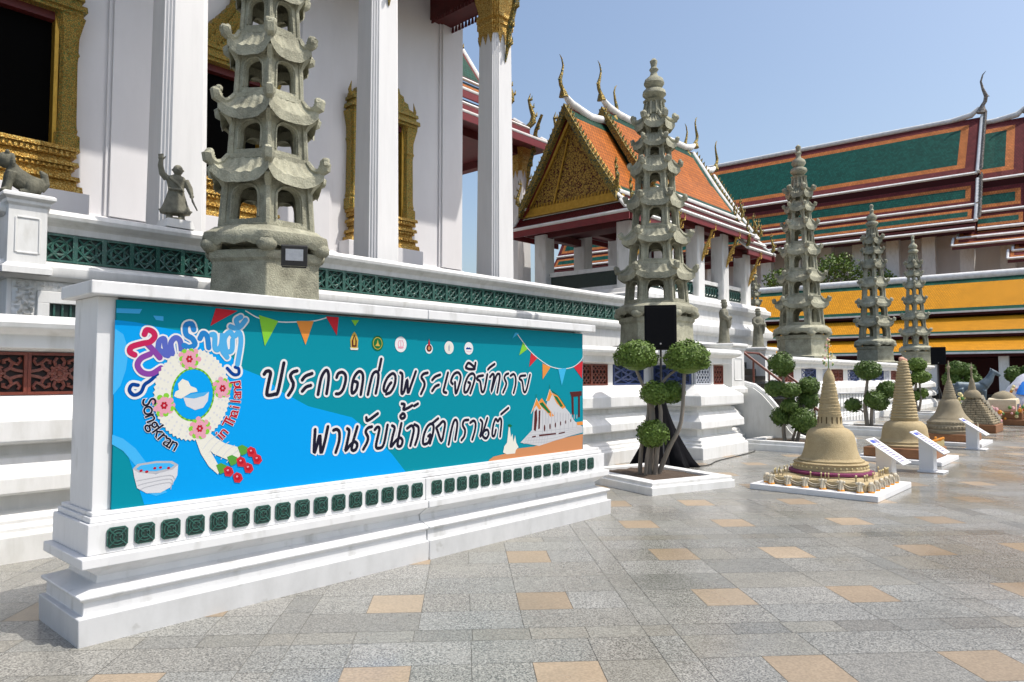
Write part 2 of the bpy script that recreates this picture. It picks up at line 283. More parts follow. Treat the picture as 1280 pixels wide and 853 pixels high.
# printed banner outlines in millimetres on the panel (along, up)
LET=[[(1753,1663),(1769,1683),(1793,1686),(1805,1668),(1795,1618),(1777,1519),(1794,1503),(1842,1510),(1870,1532),(1916,1749)],[(2031,1689),(1996,1679),(1974,1653),(1984,1622),(2000,1591),(1993,1550),(1959,1500)],[(2078,1617),(2107,1648),(2166,1669)],[(2080,1529),(2114,1561),(2156,1574)],[(2223,1500),(2246,1616),(2269,1669),(2300,1696),(2319,1664),(2317,1594),(2303,1506)],[(2397,1637),(2413,1669),(2452,1680),(2484,1653),(2482,1598),(2458,1533),(2425,1504),(2394,1502)],[(2580,1603),(2606,1589),(2591,1531),(2554,1504),(2548,1554),(2570,1637),(2616,1686),(2654,1670),(2660,1614),(2639,1492)],[(2713,1490),(2740,1597),(2764,1665),(2801,1687),(2823,1662),(2816,1585),(2796,1500)],[(2852,1796),(2829,1699)],[(2963,1590),(2938,1567),(2903,1515),(2881,1533),(2895,1590),(2930,1642),(2981,1671),(3010,1642),(3001,1572),(2960,1509),(2910,1490)],[(3065,1679),(3089,1653),(3079,1501),(3109,1512),(3145,1618),(3154,1497),(3192,1570),(3245,1689)],[(3387,1678),(3335,1666),(3313,1635),(3345,1595),(3348,1554),(3309,1485)],[(3445,1611),(3482,1641),(3543,1660)],[(3445,1510),(3483,1549),(3527,1565)],[(3644,1679),(3606,1566),(3589,1504),(3623,1489)],[(3705,1572),(3684,1601),(3721,1664),(3777,1682),(3812,1641),(3792,1565),(3748,1479),(3736,1588)],[(3916,1587),(3943,1570),(3902,1499),(3863,1494),(3870,1564),(3916,1647),(3974,1673),(4007,1641),(3989,1576),(3944,1479)],[(3880,1737),(3915,1776),(3966,1757),(4007,1721),(3934,1716),(3883,1728)],[(4016,1778),(4003,1719)],[(4123,1654),(4053,1643),(4037,1617),(4082,1591),(4104,1496),(4142,1509),(4185,1664)],[(4195,1714),(4224,1736),(4291,1770)],[(4224,1638),(4262,1667),(4282,1640),(4243,1487),(4311,1640),(4350,1670),(4370,1640),(4331,1479)],[(4501,1674),(4460,1661),(4440,1627),(4467,1579),(4460,1542),(4420,1478)],[(4536,1651),(4583,1668),(4614,1633),(4614,1557),(4583,1472)],[(4773,1654),(4698,1647),(4677,1619),(4720,1591),(4745,1486),(4788,1496),(4849,1661)],[(2201,1220),(2194,1040),(2220,1096),(2246,1173),(2257,1030),(2290,1112),(2319,1237)],[(2373,1205),(2403,1211),(2429,1186),(2428,1113),(2397,1024)],[(2507,1211),(2527,1188),(2505,1086),(2493,1031),(2538,1073),(2581,1097),(2608,1073),(2595,1034),(2565,1027),(2555,1061),(2608,1222)],[(2758,1214),(2717,1205),(2694,1173),(2718,1127),(2709,1083),(2671,1028)],[(2699,1295),(2705,1270),(2736,1277),(2819,1324)],[(2790,1187),(2817,1207),(2838,1185),(2804,1048),(2837,1025),(2886,1054),(2927,1219)],[(2978,1212),(3005,1189),(2982,1110),(2965,1028),(3016,1073),(3065,1099),(3095,1074),(3083,1031),(3051,1025),(3041,1058),(3081,1226)],[(3095,1313),(3069,1291),(3088,1269),(3121,1283),(3110,1308),(3092,1313)],[(3084,1401),(3117,1392),(3103,1350),(3148,1358),(3204,1382)],[(3229,1377),(3272,1396)],[(3149,1179),(3200,1200),(3225,1166),(3213,1107),(3186,1021)],[(3233,1209),(3280,1180),(3275,1103),(3243,1025)],[(3400,1093),(3427,1104),(3400,1035),(3340,1027),(3344,1099),(3383,1175),(3431,1205),(3464,1183),(3456,1116),(3421,1025)],[(3448,1208),(3521,1250)],[(3497,1163),(3513,1137),(3564,1036),(3597,1133),(3608,1200),(3579,1220),(3538,1191),(3502,1169)],[(3657,999),(3690,1127),(3724,1213),(3755,1224),(3769,1173),(3742,1039)],[(3918,1219),(3859,1213),(3843,1169),(3873,1123),(3865,1067),(3826,1028)],[(3945,1190),(3990,1207),(4018,1180),(4009,1109),(3973,1024)],[(4088,1212),(4115,1182),(4102,1104),(4083,1046),(4139,1095),(4187,1106),(4206,1065),(4174,1024),(4134,1037),(4124,1077),(4186,1224)],[(4312,1099),(4289,1040),(4258,1055),(4273,1147),(4308,1210),(4341,1184),(4371,1213),(4395,1175),(4375,1028)],[(4391,1256),(4501,1315)]]
LOGO=[[(827,1788),(799,1806),(806,1840),(873,1865),(923,1878),(952,1915),(937,1948),(899,1957),(886,1927)],[(902,1866),(939,1829),(988,1773)],[(925,1796),(868,1766),(847,1720),(877,1674),(936,1664),(998,1703)],[(976,1841),(983,1885),(1013,1902),(1021,1855),(1041,1788)],[(955,1809),(989,1820),(1026,1792)],[(1071,1801),(1059,1872),(1089,1912),(1121,1890),(1133,1819)],[(1214,1974),(1197,2014),(1158,2000),(1162,1939),(1207,1909),(1224,1869),(1185,1849),(1148,1862)],[(1259,1914),(1280,1953),(1310,1929),(1323,1851)],[(1341,1944),(1365,1940),(1367,1857),(1387,1837),(1415,1876),(1422,1959),(1421,1842),(1460,1785)],[(1451,1822),(1437,1915),(1477,1970),(1509,1938),(1548,1970),(1563,1897),(1540,1736)],[(1499,1912),(1494,1836),(1459,1822)],[(1482,2009),(1526,1998),(1564,2022),(1596,2064)],[(1534,2027),(1524,2060),(1559,2084)]]
TAIL=[[(973,1659),(930,1618),(894,1590),(873,1542),(831,1523),(801,1554),(815,1591),(853,1588)],[(1462,1705),(1511,1660),(1550,1665),(1549,1702),(1523,1714)]]
PEN={'red':[[(1369,2136),(1533,2128),(1332,2007)],[(2287,2135),(2410,2135),(2394,1983)],[(4837,1745),(4867,1900),(4972,1844)],[(5632,1752),(5807,1828),(5795,1618)]],'green':[[(1701,2108),(1863,2072),(1754,1874)],[(4671,1867),(4735,2011),(4808,1937)],[(2536,2119),(2615,2123),(2573,2070)]],'orange':[[(2020,2081),(2174,2090),(2103,1895)],[(5063,1610),(5063,1786),(5204,1748)]],'sky':[[(4564,2042),(4606,2106),(4671,2104)],[(5339,1730),(5490,1737),(5406,1538)]]}
STR=[[(1596,2132),(1705,2084),(1863,2066),(2016,2073),(2174,2090),(2313,2129)],[(4634,2102),(4735,2011),(4837,1928),(5002,1834),(5204,1754),(5414,1730),(5615,1752),(5754,1816),(5825,1881)]]
BLUE=[[(702,2013),(832,2005),(976,1981),(1261,1944),(1456,1836),(1562,1709),(1754,1638),(1903,1527),(2136,1409),(2556,1302),(2789,1134),(2982,960),(3137,791),(2406,786),(1580,789),(1131,789),(912,797),(804,1127),(709,1263)]]
LIGHT=[[(704,1956),(754,1923),(790,1817),(777,1692),(746,1586),(702,1525),(701,1692)],[(705,1271),(771,1241),(848,1173),(928,1059),(999,980),(1056,860),(985,845),(932,870),(860,1047),(773,1161),(704,1210)],[(709,2090),(868,2095),(852,2063),(710,2059)],[(939,2056),(1006,2055),(1007,2023),(957,2028)]]
RC=[[(1219,1520),(969,1525),(1492,1515),(1212,1840),(1226,1203),(1215,1703),(1223,1336),(1078,1523),(1369,1517)]]
FL=[[(1187,1767),(1023,1449),(1430,1560),(1270,1280)]]
GT=[[(1239,1218),(1279,1231),(1336,1252),(1387,1208),(1456,1163),(1578,1121),(1571,1046),(1493,1036),(1372,1095),(1347,1122),(1425,985),(1409,945),(1341,1009),(1282,1103)]]
BUD=[[(1485,962),(1556,910),(1580,1023),(1638,972),(1660,1089),(1706,1031)]]
CAL=[[(1439,983),(1519,1034),(1597,1102)]]
BOWL=[[(835,1041),(844,988),(864,911),(925,870),(1014,863),(1081,893),(1123,967),(1127,1037),(981,989)],[(835,1041),(863,1069),(979,1078),(1085,1069),(1127,1041),(1094,1012),(981,992),(872,1012)],[(855,1038),(881,1057),(980,1064),(1073,1056),(1104,1040),(1078,1023),(981,1010),(881,1022)]]
DOTS=[[(886,1023),(922,1013),(973,1031),(1010,1032),(1063,1024)]]
BOWL2=[[(1150,1501),(1173,1441),(1234,1410),(1291,1425),(1323,1472),(1330,1537),(1241,1494)],[(1150,1501),(1208,1523),(1330,1537),(1297,1509),(1225,1491)],[(1087,1510),(1097,1541),(1120,1553),(1112,1596),(1142,1628),(1182,1612),(1199,1579),(1239,1563),(1248,1539),(1200,1531),(1137,1493),(1114,1497)]]
SOIL=[[(4189,778),(4220,806),(4280,831),(4426,843),(4662,885),(4909,886),(5377,939),(5807,969),(5795,773)]]
HALL=[[(4691,943),(4798,1011),(4880,1064),(4910,1292),(4977,1348),(5124,1324),(5171,1422),(5219,1440),(5347,1378),(5544,1230),(5645,1123),(5748,1077),(5801,1053),(5800,986),(5377,939),(5000,887)]]
HROOF=[[(4866,1246),(4956,1407),(5046,1288),(5001,1280),(4955,1329)],[(4971,1348),(5047,1405),(5171,1283),(5265,1201),(5202,1193),(5062,1297)],[(5124,1373),(5187,1500),(5266,1400),(5225,1440),(5180,1372)],[(5203,1470),(5347,1418),(5478,1293),(5418,1275),(5314,1338)],[(5679,1111),(5801,1116),(5808,1074),(5696,1075)]]
HGRN=[[(5001,1347),(5062,1361),(5202,1243),(5170,1234)],[(5250,1430),(5321,1414),(5428,1305),(5385,1296)]]
HDRK=[[(4925,1263),(4964,1290),(4970,1174),(4946,1050),(4910,1062)],[(4995,1270),(5025,1273),(5012,1075),(4985,1067)],[(4880,997),(4946,1002),(4945,987),(4886,983)],[(5000,1008),(5296,1010),(5296,994),(5000,989)],[(5345,1007),(5459,1015),(5459,1002),(5345,993)]]
SWING=[[(5556,1464),(5786,1471),(5786,1419),(5751,1413),(5749,1170),(5714,1165),(5716,1410),(5627,1408),(5632,1196),(5595,1207),(5586,1409)]]
YCH=[[(4421,861),(4440,924),(4481,957),(4508,1121),(4522,1121),(4541,1009),(4564,1044),(4580,960),(4606,1027),(4625,947),(4662,898),(4620,873),(4606,837),(4481,838)]]
YGT=[[(4494,1141),(4522,1148),(4564,1128),(4522,1111)]]
SEAL=[[(2568,1943),(2812,1932),(3068,1931),(3404,1921),(3658,1920),(3922,1920)]]

# ================================================================ ground and paving
def cgrid(name,mats,quads):
    """quads: (pts, mat index, tone)"""
    me=bpy.data.meshes.new(name); vs=[];fs=[];ms=[];cs=[]
    for pts,m,t in quads:
        i=len(vs); vs.extend(pts); fs.append(tuple(range(i,i+len(pts)))); ms.append(m); cs.extend([(t[0],t[1],t[2],1.0)]*len(pts))
    me.from_pydata(vs,[],fs)
    for m in mats: me.materials.append(m)
    me.polygons.foreach_set('material_index',ms)
    ca=me.color_attributes.new('tone','FLOAT_COLOR','POINT'); ca.data.foreach_set('color',[x for c in cs for x in c])
    o=bpy.data.objects.new(name,me); COL.objects.link(o); MW[o.name]=Matrix.Identity(4); return o
GROUNDM=mat('joint_and_ground',(.13,.125,.11),(.17,.165,.145),rough=.85,scale=.4,bump=.1,bscale=40)
g=MB(); g.face([(-600,-300,0),(900,-300,0),(900,900,0),(-600,900,0)]); struct(g.build('ground',GROUNDM))
GR1=granite('grey_granite',(.232,.228,.205),rough=.34); GR2=granite('pale_granite',(.25,.246,.225),rough=.36); GR3=granite('warm_granite',(.230,.222,.192),spk=.4,rough=.34); GR4=granite('dark_granite',(.205,.202,.182),spk=.45,rough=.34); BEI=granite('beige_sandstone',(.335,.262,.18),rough=.45,spk=.14,scale=60)
def paving():
    da=Vector((.99773,.0673,0)); db=Vector((-.0673,.99773,0))
    O=Vector((.955,4.69,0)); cp,cq=2.42,2.60; Z=.004
    q=[]; rr=random.Random(5)
    def slab(p0,p1,q0,q1,m,t=None):
        e=.0018
        pts=[O+da*x+db*y+Vector((0,0,Z)) for x,y in ((p0+e,q0+e),(p1-e,q0+e),(p1-e,q1-e),(p0+e,q1-e))]
        k=t if t else rr.uniform(.945,1.055); h=rr.uniform(-.012,.02)
        q.append((pts,m,(k*(1+h),k,k*(1-h))))
    def pick():
        x=rr.random(); return 0 if x<.45 else 1 if x<.75 else 2 if x<.95 else 3
    for ci in range(-8,19):
        for cj in range(-3,19):
            px,qy=ci*cp,cj*cq
            c=O+da*(px+1.2)+db*(qy+1.3)
            if c.y<-3 or abs(c.x)>c.y*1.0+9: continue
            # bands
            n=6; w_=(cp-.2)/n
            for i in range(n): slab(px+.1+i*w_,px+.1+(i+1)*w_,qy-.1,qy+.1,3 if rr.random()<.45 else 2,rr.uniform(.88,1.12))
            w_=(cq-.2)/n
            for i in range(n): slab(px-.1,px+.1,qy+.1+i*w_,qy+.1+(i+1)*w_,3 if rr.random()<.6 else 0,rr.uniform(.88,1.12))
            slab(px-.1,px+.1,qy-.1,qy+.1,2,1.0)
            P=[.1,.48,.86,1.2,1.55,1.93,2.32]; Q=[.1,.46,.86,1.28,1.72,2.14,2.5]
            for r in range(6):
                if r in (1,4):
                    for i,(x0,x1) in enumerate(((P[0],P[1]),(P[1],P[2]),(P[2],P[4]),(P[4],P[5]),(P[5],P[6]))):
                        if i in (1,3): slab(px+x0,px+x1,qy+Q[r],qy+Q[r+1],4,rr.uniform(.80,1.10))
                        elif i==2 and rr.random()<.5:
                            slab(px+x0,px+1.2,qy+Q[r],qy+Q[r+1],pick()); slab(px+1.2,px+x1,qy+Q[r],qy+Q[r+1],pick())
                        else: slab(px+x0,px+x1,qy+Q[r],qy+Q[r+1],pick())
                else:
                    xs=[.1,rr.choice((.48,.66,.86)),rr.choice((1.2,1.36)),rr.choice((1.76,1.93)),2.32]
                    if rr.random()<.55: xs=[.1,.86,1.55,2.32]
                    for i in range(len(xs)-1): slab(px+xs[i],px+xs[i+1],qy+Q[r],qy+Q[r+1],pick())
    struct(cgrid('paving',[GR1,GR2,GR3,GR4,BEI],q))
paving()
# ================================================================ announcement wall
wall=thing('announcement_wall','long low white plaster wall with a blue-green festival banner and green glazed tiles along its foot','sign wall',T(4.35,-5.27,0),TH)
def rect(a0,a1,b0,b1): return [(a0,b0),(a0,b1),(a1,b1),(a1,b0)]
SEAM=4.31
prof=[(-.004,0),(0,.172),(-.035,.178),(-.035,.262),(-.008,.278),(-.006,.296),(-.135,.338),(-.142,.385),(-.05,.452),(-.014,.462),(-.014,.525),(-.05,.531),(-.3,.531)]
m=MB(); PM=[1,1]+[0]*10
m.sweep([(SEAM-.003,-5.67),(1.5,-5.67),(1.5,-4.87),(SEAM-.003,-4.87)],prof,T,mats=PM)
m.sweep([(SEAM+.003,-4.864),(7.19,-4.864),(7.19,-5.67),(SEAM+.003,-5.67)],prof,T,mats=PM)
m.build('plinth',[WHITE2,GREYP],wall,smooth=28,bevel=.006)
m=MB(); m.box(T,1.555,SEAM-.002,-5.615,-4.925,.532,.725); m.box(T,SEAM+.002,7.135,-5.615,-4.923,.532,.722); m.build('tile_band',WHITE2,wall,bevel=.006)
m=MB(); m.box(T,1.575,7.12,-5.59,-4.955,.726,.762); m.box(T,1.59,7.105,-5.57,-4.975,.763,.79); m.build('ledge',WHITE2,wall,bevel=.005)
m=MB(); m.box(T,1.73,6.70,-5.42,-5.06,.785,2.16); m.build('backing_wall',WHITE2,wall)
for a0 in (1.605,6.70):
    m=MB(); m.box(T,a0,a0+.125,-5.45,-5.025,.79,2.164); m.build('pillar',WHITE2,wall,bevel=.005)
m=MB(); m.box(T,1.53,SEAM,-5.50,-4.905,2.165,2.252); m.box(T,SEAM+.004,6.945,-5.50,-4.902,2.166,2.25); m.build('cap',WHITE2,wall,bevel=.008)
# glazed tiles
def ctile():
    m=MB(); w,h,c=.0625,.065,.018
    oc=[(-w+c,-h),(w-c,-h),(w,-h+c),(w,h-c),(w-c,h),(-w+c,h),(-w,h-c),(-w,-h+c)]
    F=lambda x,y,z:Vector((x,-z,y))
    m.prism(oc,0,.010,F,0)
    inn=[(x*.86,y*.86) for x,y in oc]
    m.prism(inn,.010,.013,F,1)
    for k in range(4):
        an=math.pi/4+k*math.pi/2
        m.tube([F(math.cos(an)*.012,math.sin(an)*.012,.014),F(math.cos(an)*.07,math.sin(an)*.07,.014)],.0052,5,0)
    m.tube([F(math.cos((t+2)*math.pi/8)*.026,math.sin((t+2)*math.pi/8)*.026,.014) for t in range(17)],.0055,5,0)
    m.tube([F(math.cos((t+2)*math.pi/8)*.047,math.sin((t+2)*math.pi/8)*.047,.014) for t in range(17)],.0035,5,0)
    return m.build('glazed_tile',[GLAZE,GLAZED])
ct=ctile(); loc0=MW[wall.name].inverted()
first=True
for i in range(32):
    a=1.725+i*.1655 if i<16 else 4.44+(i-16)*.1605
    p=loc0@T(a,-4.925,.628)
    if first: ct.parent=wall; ct.location=p; first=False
    else: put(ct,wall,p)
# ---------------------------------------------------------------- printed banner
BASEB=-4.999
def S3(x,z,l): return T(1.0+x/1000.0,BASEB+l*.0009,z/1000.0)
def flat(name,c,rough=.6): return mat(name,tuple(x*.80 for x in c),rough=rough,spec=.08)
C_TEAL=flat('print_teal',(.0,.275,.36)); C_BLUE=flat('print_blue',(.0,.36,.86)); C_LIGHT=flat('print_pale_blue',(.06,.47,.90)); C_WHITE=flat('print_white',(.82,.82,.83)); C_INK=flat('print_ink',(.012,.012,.03))
C_RED=flat('print_red',(.62,.03,.045)); C_GRN=flat('print_green',(.25,.62,.05)); C_ORG=flat('print_orange',(.80,.30,.06)); C_STN=flat('print_stone_grey',(.60,.61,.63)); C_SKY=flat('print_sky',(.05,.48,.80)); C_PINK=flat('print_pink',(.78,.36,.46)); C_LEAF=flat('print_leaf',(.10,.36,.05)); C_CRIM=flat('print_crimson',(.48,.01,.03)); C_CREAM=flat('print_cream',(.80,.79,.70)); C_SOIL=flat('print_soil',(.62,.27,.12)); C_GREY=flat('print_grey',(.48,.49,.53)); C_PALE=flat('print_pale_grey',(.68,.69,.72)); C_DGRN=flat('print_dark_green',(.01,.16,.05)); C_GOLD=flat('print_gold',(.62,.42,.08)); C_BRN=flat('print_brown',(.10,.02,.02)); C_MAG=flat('print_magenta',(.55,.02,.10)); C_PUR=flat('print_purple',(.25,.06,.36)); C_VIO=flat('print_violet_blue',(.10,.14,.52)); C_MID=flat('print_mid_blue',(.02,.22,.58)); C_CYAN=flat('print_cyan_blue',(.08,.42,.78)); C_NAVY=flat('print_navy',(.0,.05,.28))
def smooth_line(p,k=5):
    if len(p)<3: return [Vector((*q,0)) for q in p]
    P=[Vector((*q,0)) for q in p]; P=[P[0]*2-P[1]]+P+[P[-1]*2-P[-2]]; out=[]
    for i in range(1,len(P)-2):
        for j in range(k):
            t=j/k; a,b,c,d=P[i-1],P[i],P[i+1],P[i+2]
            out.append(.5*((2*b)+(c-a)*t+(2*a-5*b+4*c-d)*t*t+(3*b-a-3*c+d)*t**3))
    out.append(P[-2]); return out
def ribbon(m,pts,w,layer,mi=0,k=5):
    p=smooth_line(pts,k); n=len(p); L=[];Rr=[]
    for i in range(n):
        d=p[min(i+1,n-1)]-p[max(i-1,0)]; d.normalize(); nn=Vector((-d.y,d.x,0)); L.append(p[i]+nn*w/2); Rr.append(p[i]-nn*w/2)
    f=lambda i:layer+.45*i/n
    for i in range(n-1):
        m.face([S3(L[i].x,L[i].y,f(i)),S3(L[i+1].x,L[i+1].y,f(i+1)),S3(Rr[i+1].x,Rr[i+1].y,f(i+1)),S3(Rr[i].x,Rr[i].y,f(i))],mi)
    for e,c,q in ((0,p[0],L[0]),(n-1,p[-1],Rr[-1])):
        v=q-c; arc=[c+Matrix.Rotation(math.pi*t/8,3,'Z')@v for t in range(9)]
        m.face([S3(x.x,x.y,f(e)) for x in arc],mi)
def poly(m,pts,l,mi=0): m.face([S3(x,z,l) for x,z in pts],mi)
def disc(m,x,z,rx,rz,l,mi=0,n=20): m.face([S3(x+math.cos(2*math.pi*i/n)*rx,z+math.sin(2*math.pi*i/n)*rz,l) for i in range(n)],mi)
def pb(m,name,mats,parent): return m.build(name,mats,parent,recalc=False)
m=MB(); m.box(T,1.712,6.812,-5.022,BASEB,.776,2.146)
panel=m.build('banner_panel',C_TEAL,wall)
m=MB()
for q in BLUE: poly(m,q,1,0)
for i,q in enumerate(LIGHT): poly(m,q,2,1)
pb(m,'background_shapes',[C_BLUE,C_LIGHT],panel)
m=MB()
for i,q in enumerate(LET): ribbon(m,q,62,3+.004*i,0); ribbon(m,q,28,4.2+.004*i,1)
pb(m,'lettering',[C_WHITE,C_INK],panel)
m=MB(); cols=[0,0,0,1,1,2,3,3,4,4,4,4,4]; cm=[C_MAG,C_PUR,C_VIO,C_MID,C_CYAN,C_WHITE]
cidx=[0,1,1,2,2,2,3,3,4,4,4,4,4]
for i,q in enumerate(LOGO): ribbon(m,q,62,3+.01*i,5)
for i,q in enumerate(LOGO): ribbon(m,q,38,4.2+.01*i,cidx[i] if i<len(cidx) else 4)
pb(m,'festival_title',cm,panel)
m=MB()
for q in TAIL: ribbon(m,q,58,3,0); ribbon(m,q,24,4.2,1)
pb(m,'scroll_ornament',[C_WHITE,C_NAVY],panel)
# flower garland
m=MB(); rc=RC[0][0]; n=56
def ell(rx,rz,t): return (rc[0]+math.cos(t)*rx,rc[1]+math.sin(t)*rz)
for i in range(n):
    t0,t1=2*math.pi*i/n,2*math.pi*(i+1)/n; tm=(t0+t1)/2
    a,b,c,d=ell(258,312,t0),ell(258,312,t1),ell(152,188,t1),ell(152,188,t0); o=ell(270,325,tm)
    poly(m,[a,o,b,c,d],5.0,0)
    c2,d2=ell(140,175,t1),ell(140,175,t0); poly(m,[d,c,c2,d2],5.0,1 if i%2 else 2)
    if i%2==0:
        for k in range(3):
            r0=.33+.25*k; x,z=ell(152+106*r0,188+124*r0,tm); disc(m,x,z,7,8,5.4,3,8)
disc(m,rc[0],rc[1],139,174,5.0,4,40)
for k,(x,z) in enumerate(FL[0]):
    for i in range(14):
        an=2*math.pi*i/14; rr_=random.Random(k*50+i)
        disc(m,x+math.cos(an)*62*rr_.uniform(.7,1.1),z+math.sin(an)*70*rr_.uniform(.6,1),20,20,5.7+.01*i,2 if i%2 else 5,8)
    for i in range(10):
        an=2*math.pi*i/10; disc(m,x+math.cos(an)*36,z+math.sin(an)*42,16,17,6.1+.01*i,5,10)
    for i in range(6):
        an=2*math.pi*i/6; disc(m,x+math.cos(an)*15,z+math.sin(an)*17,9,10,6.5+.01*i,6,10)
    disc(m,x,z,7,8,6.8,5,8)
poly(m,GT[0],4.6,0)
for i,q in enumerate(((0,.25),(.2,.4),(.35,.55),(.5,.7),(.62,.85))):
    a=Vector((*GT[0][1],0)); b=Vector((*GT[0][6],0)); c=a.lerp(b,q[1]); ribbon(m,[(c.x-55,c.y-50),(c.x-10,c.y+5),(c.x+45,c.y+42)],5,5.0,3,3)
for i,(x,z) in enumerate(CAL[0]): poly(m,[(x-45,z+30),(x-10,z+42),(x+35,z+18),(x+25,z-25),(x-15,z-38),(x-30,z-10)],6.0+.02*i,1)
for i,(x,z) in enumerate(BUD[0]):
    poly(m,[(x-38,z+18),(x-8,z+38),(x+28,z+20),(x+42,z-18),(x+18,z-42),(x-22,z-34)],6.2+.05*i,7); poly(m,[(x-24,z+8),(x-4,z+22),(x+16,z+10),(x+22,z-12),(x+6,z-24),(x-14,z-18)],6.23+.05*i,6); disc(m,x-4,z+6,9,7,6.245+.05*i,5,8)
b2=BOWL2[0:3]
poly(m,BOWL2[0],6.0,8); poly(m,BOWL2[1],6.2,9); poly(m,BOWL2[2],6.4,0)
pb(m,'flower_garland',[C_CREAM,C_LEAF,C_GRN,C_PALE,C_BLUE,C_PINK,C_CRIM,C_RED,C_PALE,C_CYAN],panel)
m=MB(); poly(m,BOWL[0],3,0); poly(m,BOWL[1],3.4,1); poly(m,BOWL[2],3.8,2)
for i,(x,z) in enumerate(DOTS[0]): disc(m,x,z,11,9,4.2+.02*i,3,8)
q=BOWL[0]
for k in range(3):
    ribbon(m,[(q[1][0]+14+12*k,q[1][1]-30-30*k),(q[3][0]+6,q[3][1]+95-26*k),(q[5][0]-8,q[5][1]+80-24*k),(q[6][0]-14-14*k,q[6][1]-24-32*k)],5,3.6,4,4)
pb(m,'water_bowl_print',[C_PALE,C_GREY,C_LIGHT,C_CRIM,C_GREY],panel)
m=MB()
for i,q in enumerate(STR): ribbon(m,q,9,3,4)
for j,k in enumerate(('red','green','orange','sky')):
    for i,q in enumerate(PEN[k]): poly(m,q,3.6+.02*i,j)
pb(m,'bunting_print',[C_RED,C_GRN,C_ORG,C_SKY,C_WHITE],panel)
def seal(i,x,z):
    m=MB()
    if i==0:
        poly(m,[(x-34,z-62),(x+34,z-62),(x+40,z+10),(x+22,z+55),(x,z+80),(x-22,z+55),(x-40,z+10)],3,0); poly(m,[(x-24,z-50),(x+24,z-50),(x+26,z),(x,z+58),(x-26,z)],3.4,1)
        poly(m,[(x-8,z-35),(x+8,z-35),(x+10,z+5),(x,z+40),(x-10,z+5)],3.8,0); poly(m,[(x-36,z-75),(x+36,z-75),(x+42,z-55),(x,z-62),(x-42,z-55)],4.2,2); mats=[C_GOLD,C_BRN,C_CREAM]
    elif i==1:
        disc(m,x,z,62,66,3,0,28); disc(m,x,z,50,53,3.4,1,28); disc(m,x,z,44,47,3.8,0,28); poly(m,[(x-26,z-24),(x+26,z-24),(x+8,z),(x,z+34),(x-8,z)],4.2,1); mats=[C_DGRN,C_GOLD]
    elif i==2:
        disc(m,x,z,66,70,3,0,28)
        for k in (-1,0,1): ribbon(m,[(x+k*22,z-30),(x+k*30,z+8),(x+k*16,z+36)],8,3.5+.02*k,1,4)
        disc(m,x,z-28,34,10,3.9,1,16); mats=[C_WHITE,C_PINK]
    elif i==3:
        disc(m,x,z-20,46,46,3,0,24); disc(m,x,z-14,34,34,3.4,1,20); poly(m,[(x-14,z+10),(x+14,z+10),(x+8,z+44),(x,z+74),(x-8,z+44)],3.6,2); disc(m,x,z-14,16,18,4.0,3,12); mats=[C_WHITE,C_BRN,C_CRIM,C_SOIL]
    elif i==4:
        disc(m,x,z,60,62,3,0,28); disc(m,x,z,50,52,3.4,1,28); poly(m,[(x-8,z-34),(x+8,z-34),(x+14,z+4),(x,z+34),(x-14,z+4)],3.8,2); mats=[C_WHITE,C_CREAM,C_GREY]
    else:
        disc(m,x,z,60,62,3,0,28); poly(m,[(x-38,z-10),(x+38,z-10),(x+38,z+2),(x+16,z+2),(x+12,z+12),(x-4,z+4),(x-16,z+12),(x-38,z+2)],3.5,1); ribbon(m,[(x-34,z-26),(x,z-34),(x+34,z-26)],5,3.5,2,4); mats=[C_WHITE,C_NAVY,C_PINK]
    pb(m,'printed_seal',mats,panel)
for i,(x,z) in enumerate(SEAL[0]): seal(i,x,z)
m=MB(); poly(m,SOIL[0],3,0)
poly(m,HALL[0],3.4,1)
for k in range(14):
    x=5010+k*52; ribbon(m,[(x,1120+k*3),(x+2,1120+k*3+max(20,150-k*9))],14,3.95+.005*k,5,1)
for k in range(9): ribbon(m,[(4760+k*46,935-k*4),(4790+k*46,985+k*3)],6,3.9+.005*k,5,1)
for i,q in enumerate(HROOF): poly(m,q,3.8+.02*i,2)
for i,q in enumerate(HGRN): poly(m,q,4.2+.02*i,3)
for i,q in enumerate(HDRK): poly(m,q,4.2+.02*i,4)
h=HALL[0]
for k in range(9):
    t=k/8; x=5060+t*620; z=985+t*70; ribbon(m,[(x,z),(x+3,z+200-t*150)],9,3.9+.01*k,5,2)
for k in range(5): ribbon(m,[(4740+k*30,930+k*28),(5250,925+k*30),(5795,1000+k*13)],5,3.72+.01*k,5,3)
for k in range(6): disc(m,5095+k*95,1075+k*12,14-k,38-k*4,4.4,4,10)
ribbon(m,[(4866,1246),(4956,1407),(5046,1288)],9,4.6,7,1); ribbon(m,[(5124,1373),(5187,1500),(5266,1400)],9,4.6,7,1); ribbon(m,[(4956,1405),(4950,1450)],5,4.6,8,1); ribbon(m,[(5187,1500),(5180,1550)],5,4.6,8,1)
ribbon(m,[(5187,1495),(5330,1430),(5470,1300)],8,4.62,8,2)
poly(m,SWING[0],3.2,6); poly(m,YCH[0],3.6,7); poly(m,YGT[0],4,8)
pb(m,'temple_illustration',[C_SOIL,C_STN,C_ORG,C_DGRN,C_BRN,C_GREY,C_BRN,C_CREAM,C_DGRN],panel)
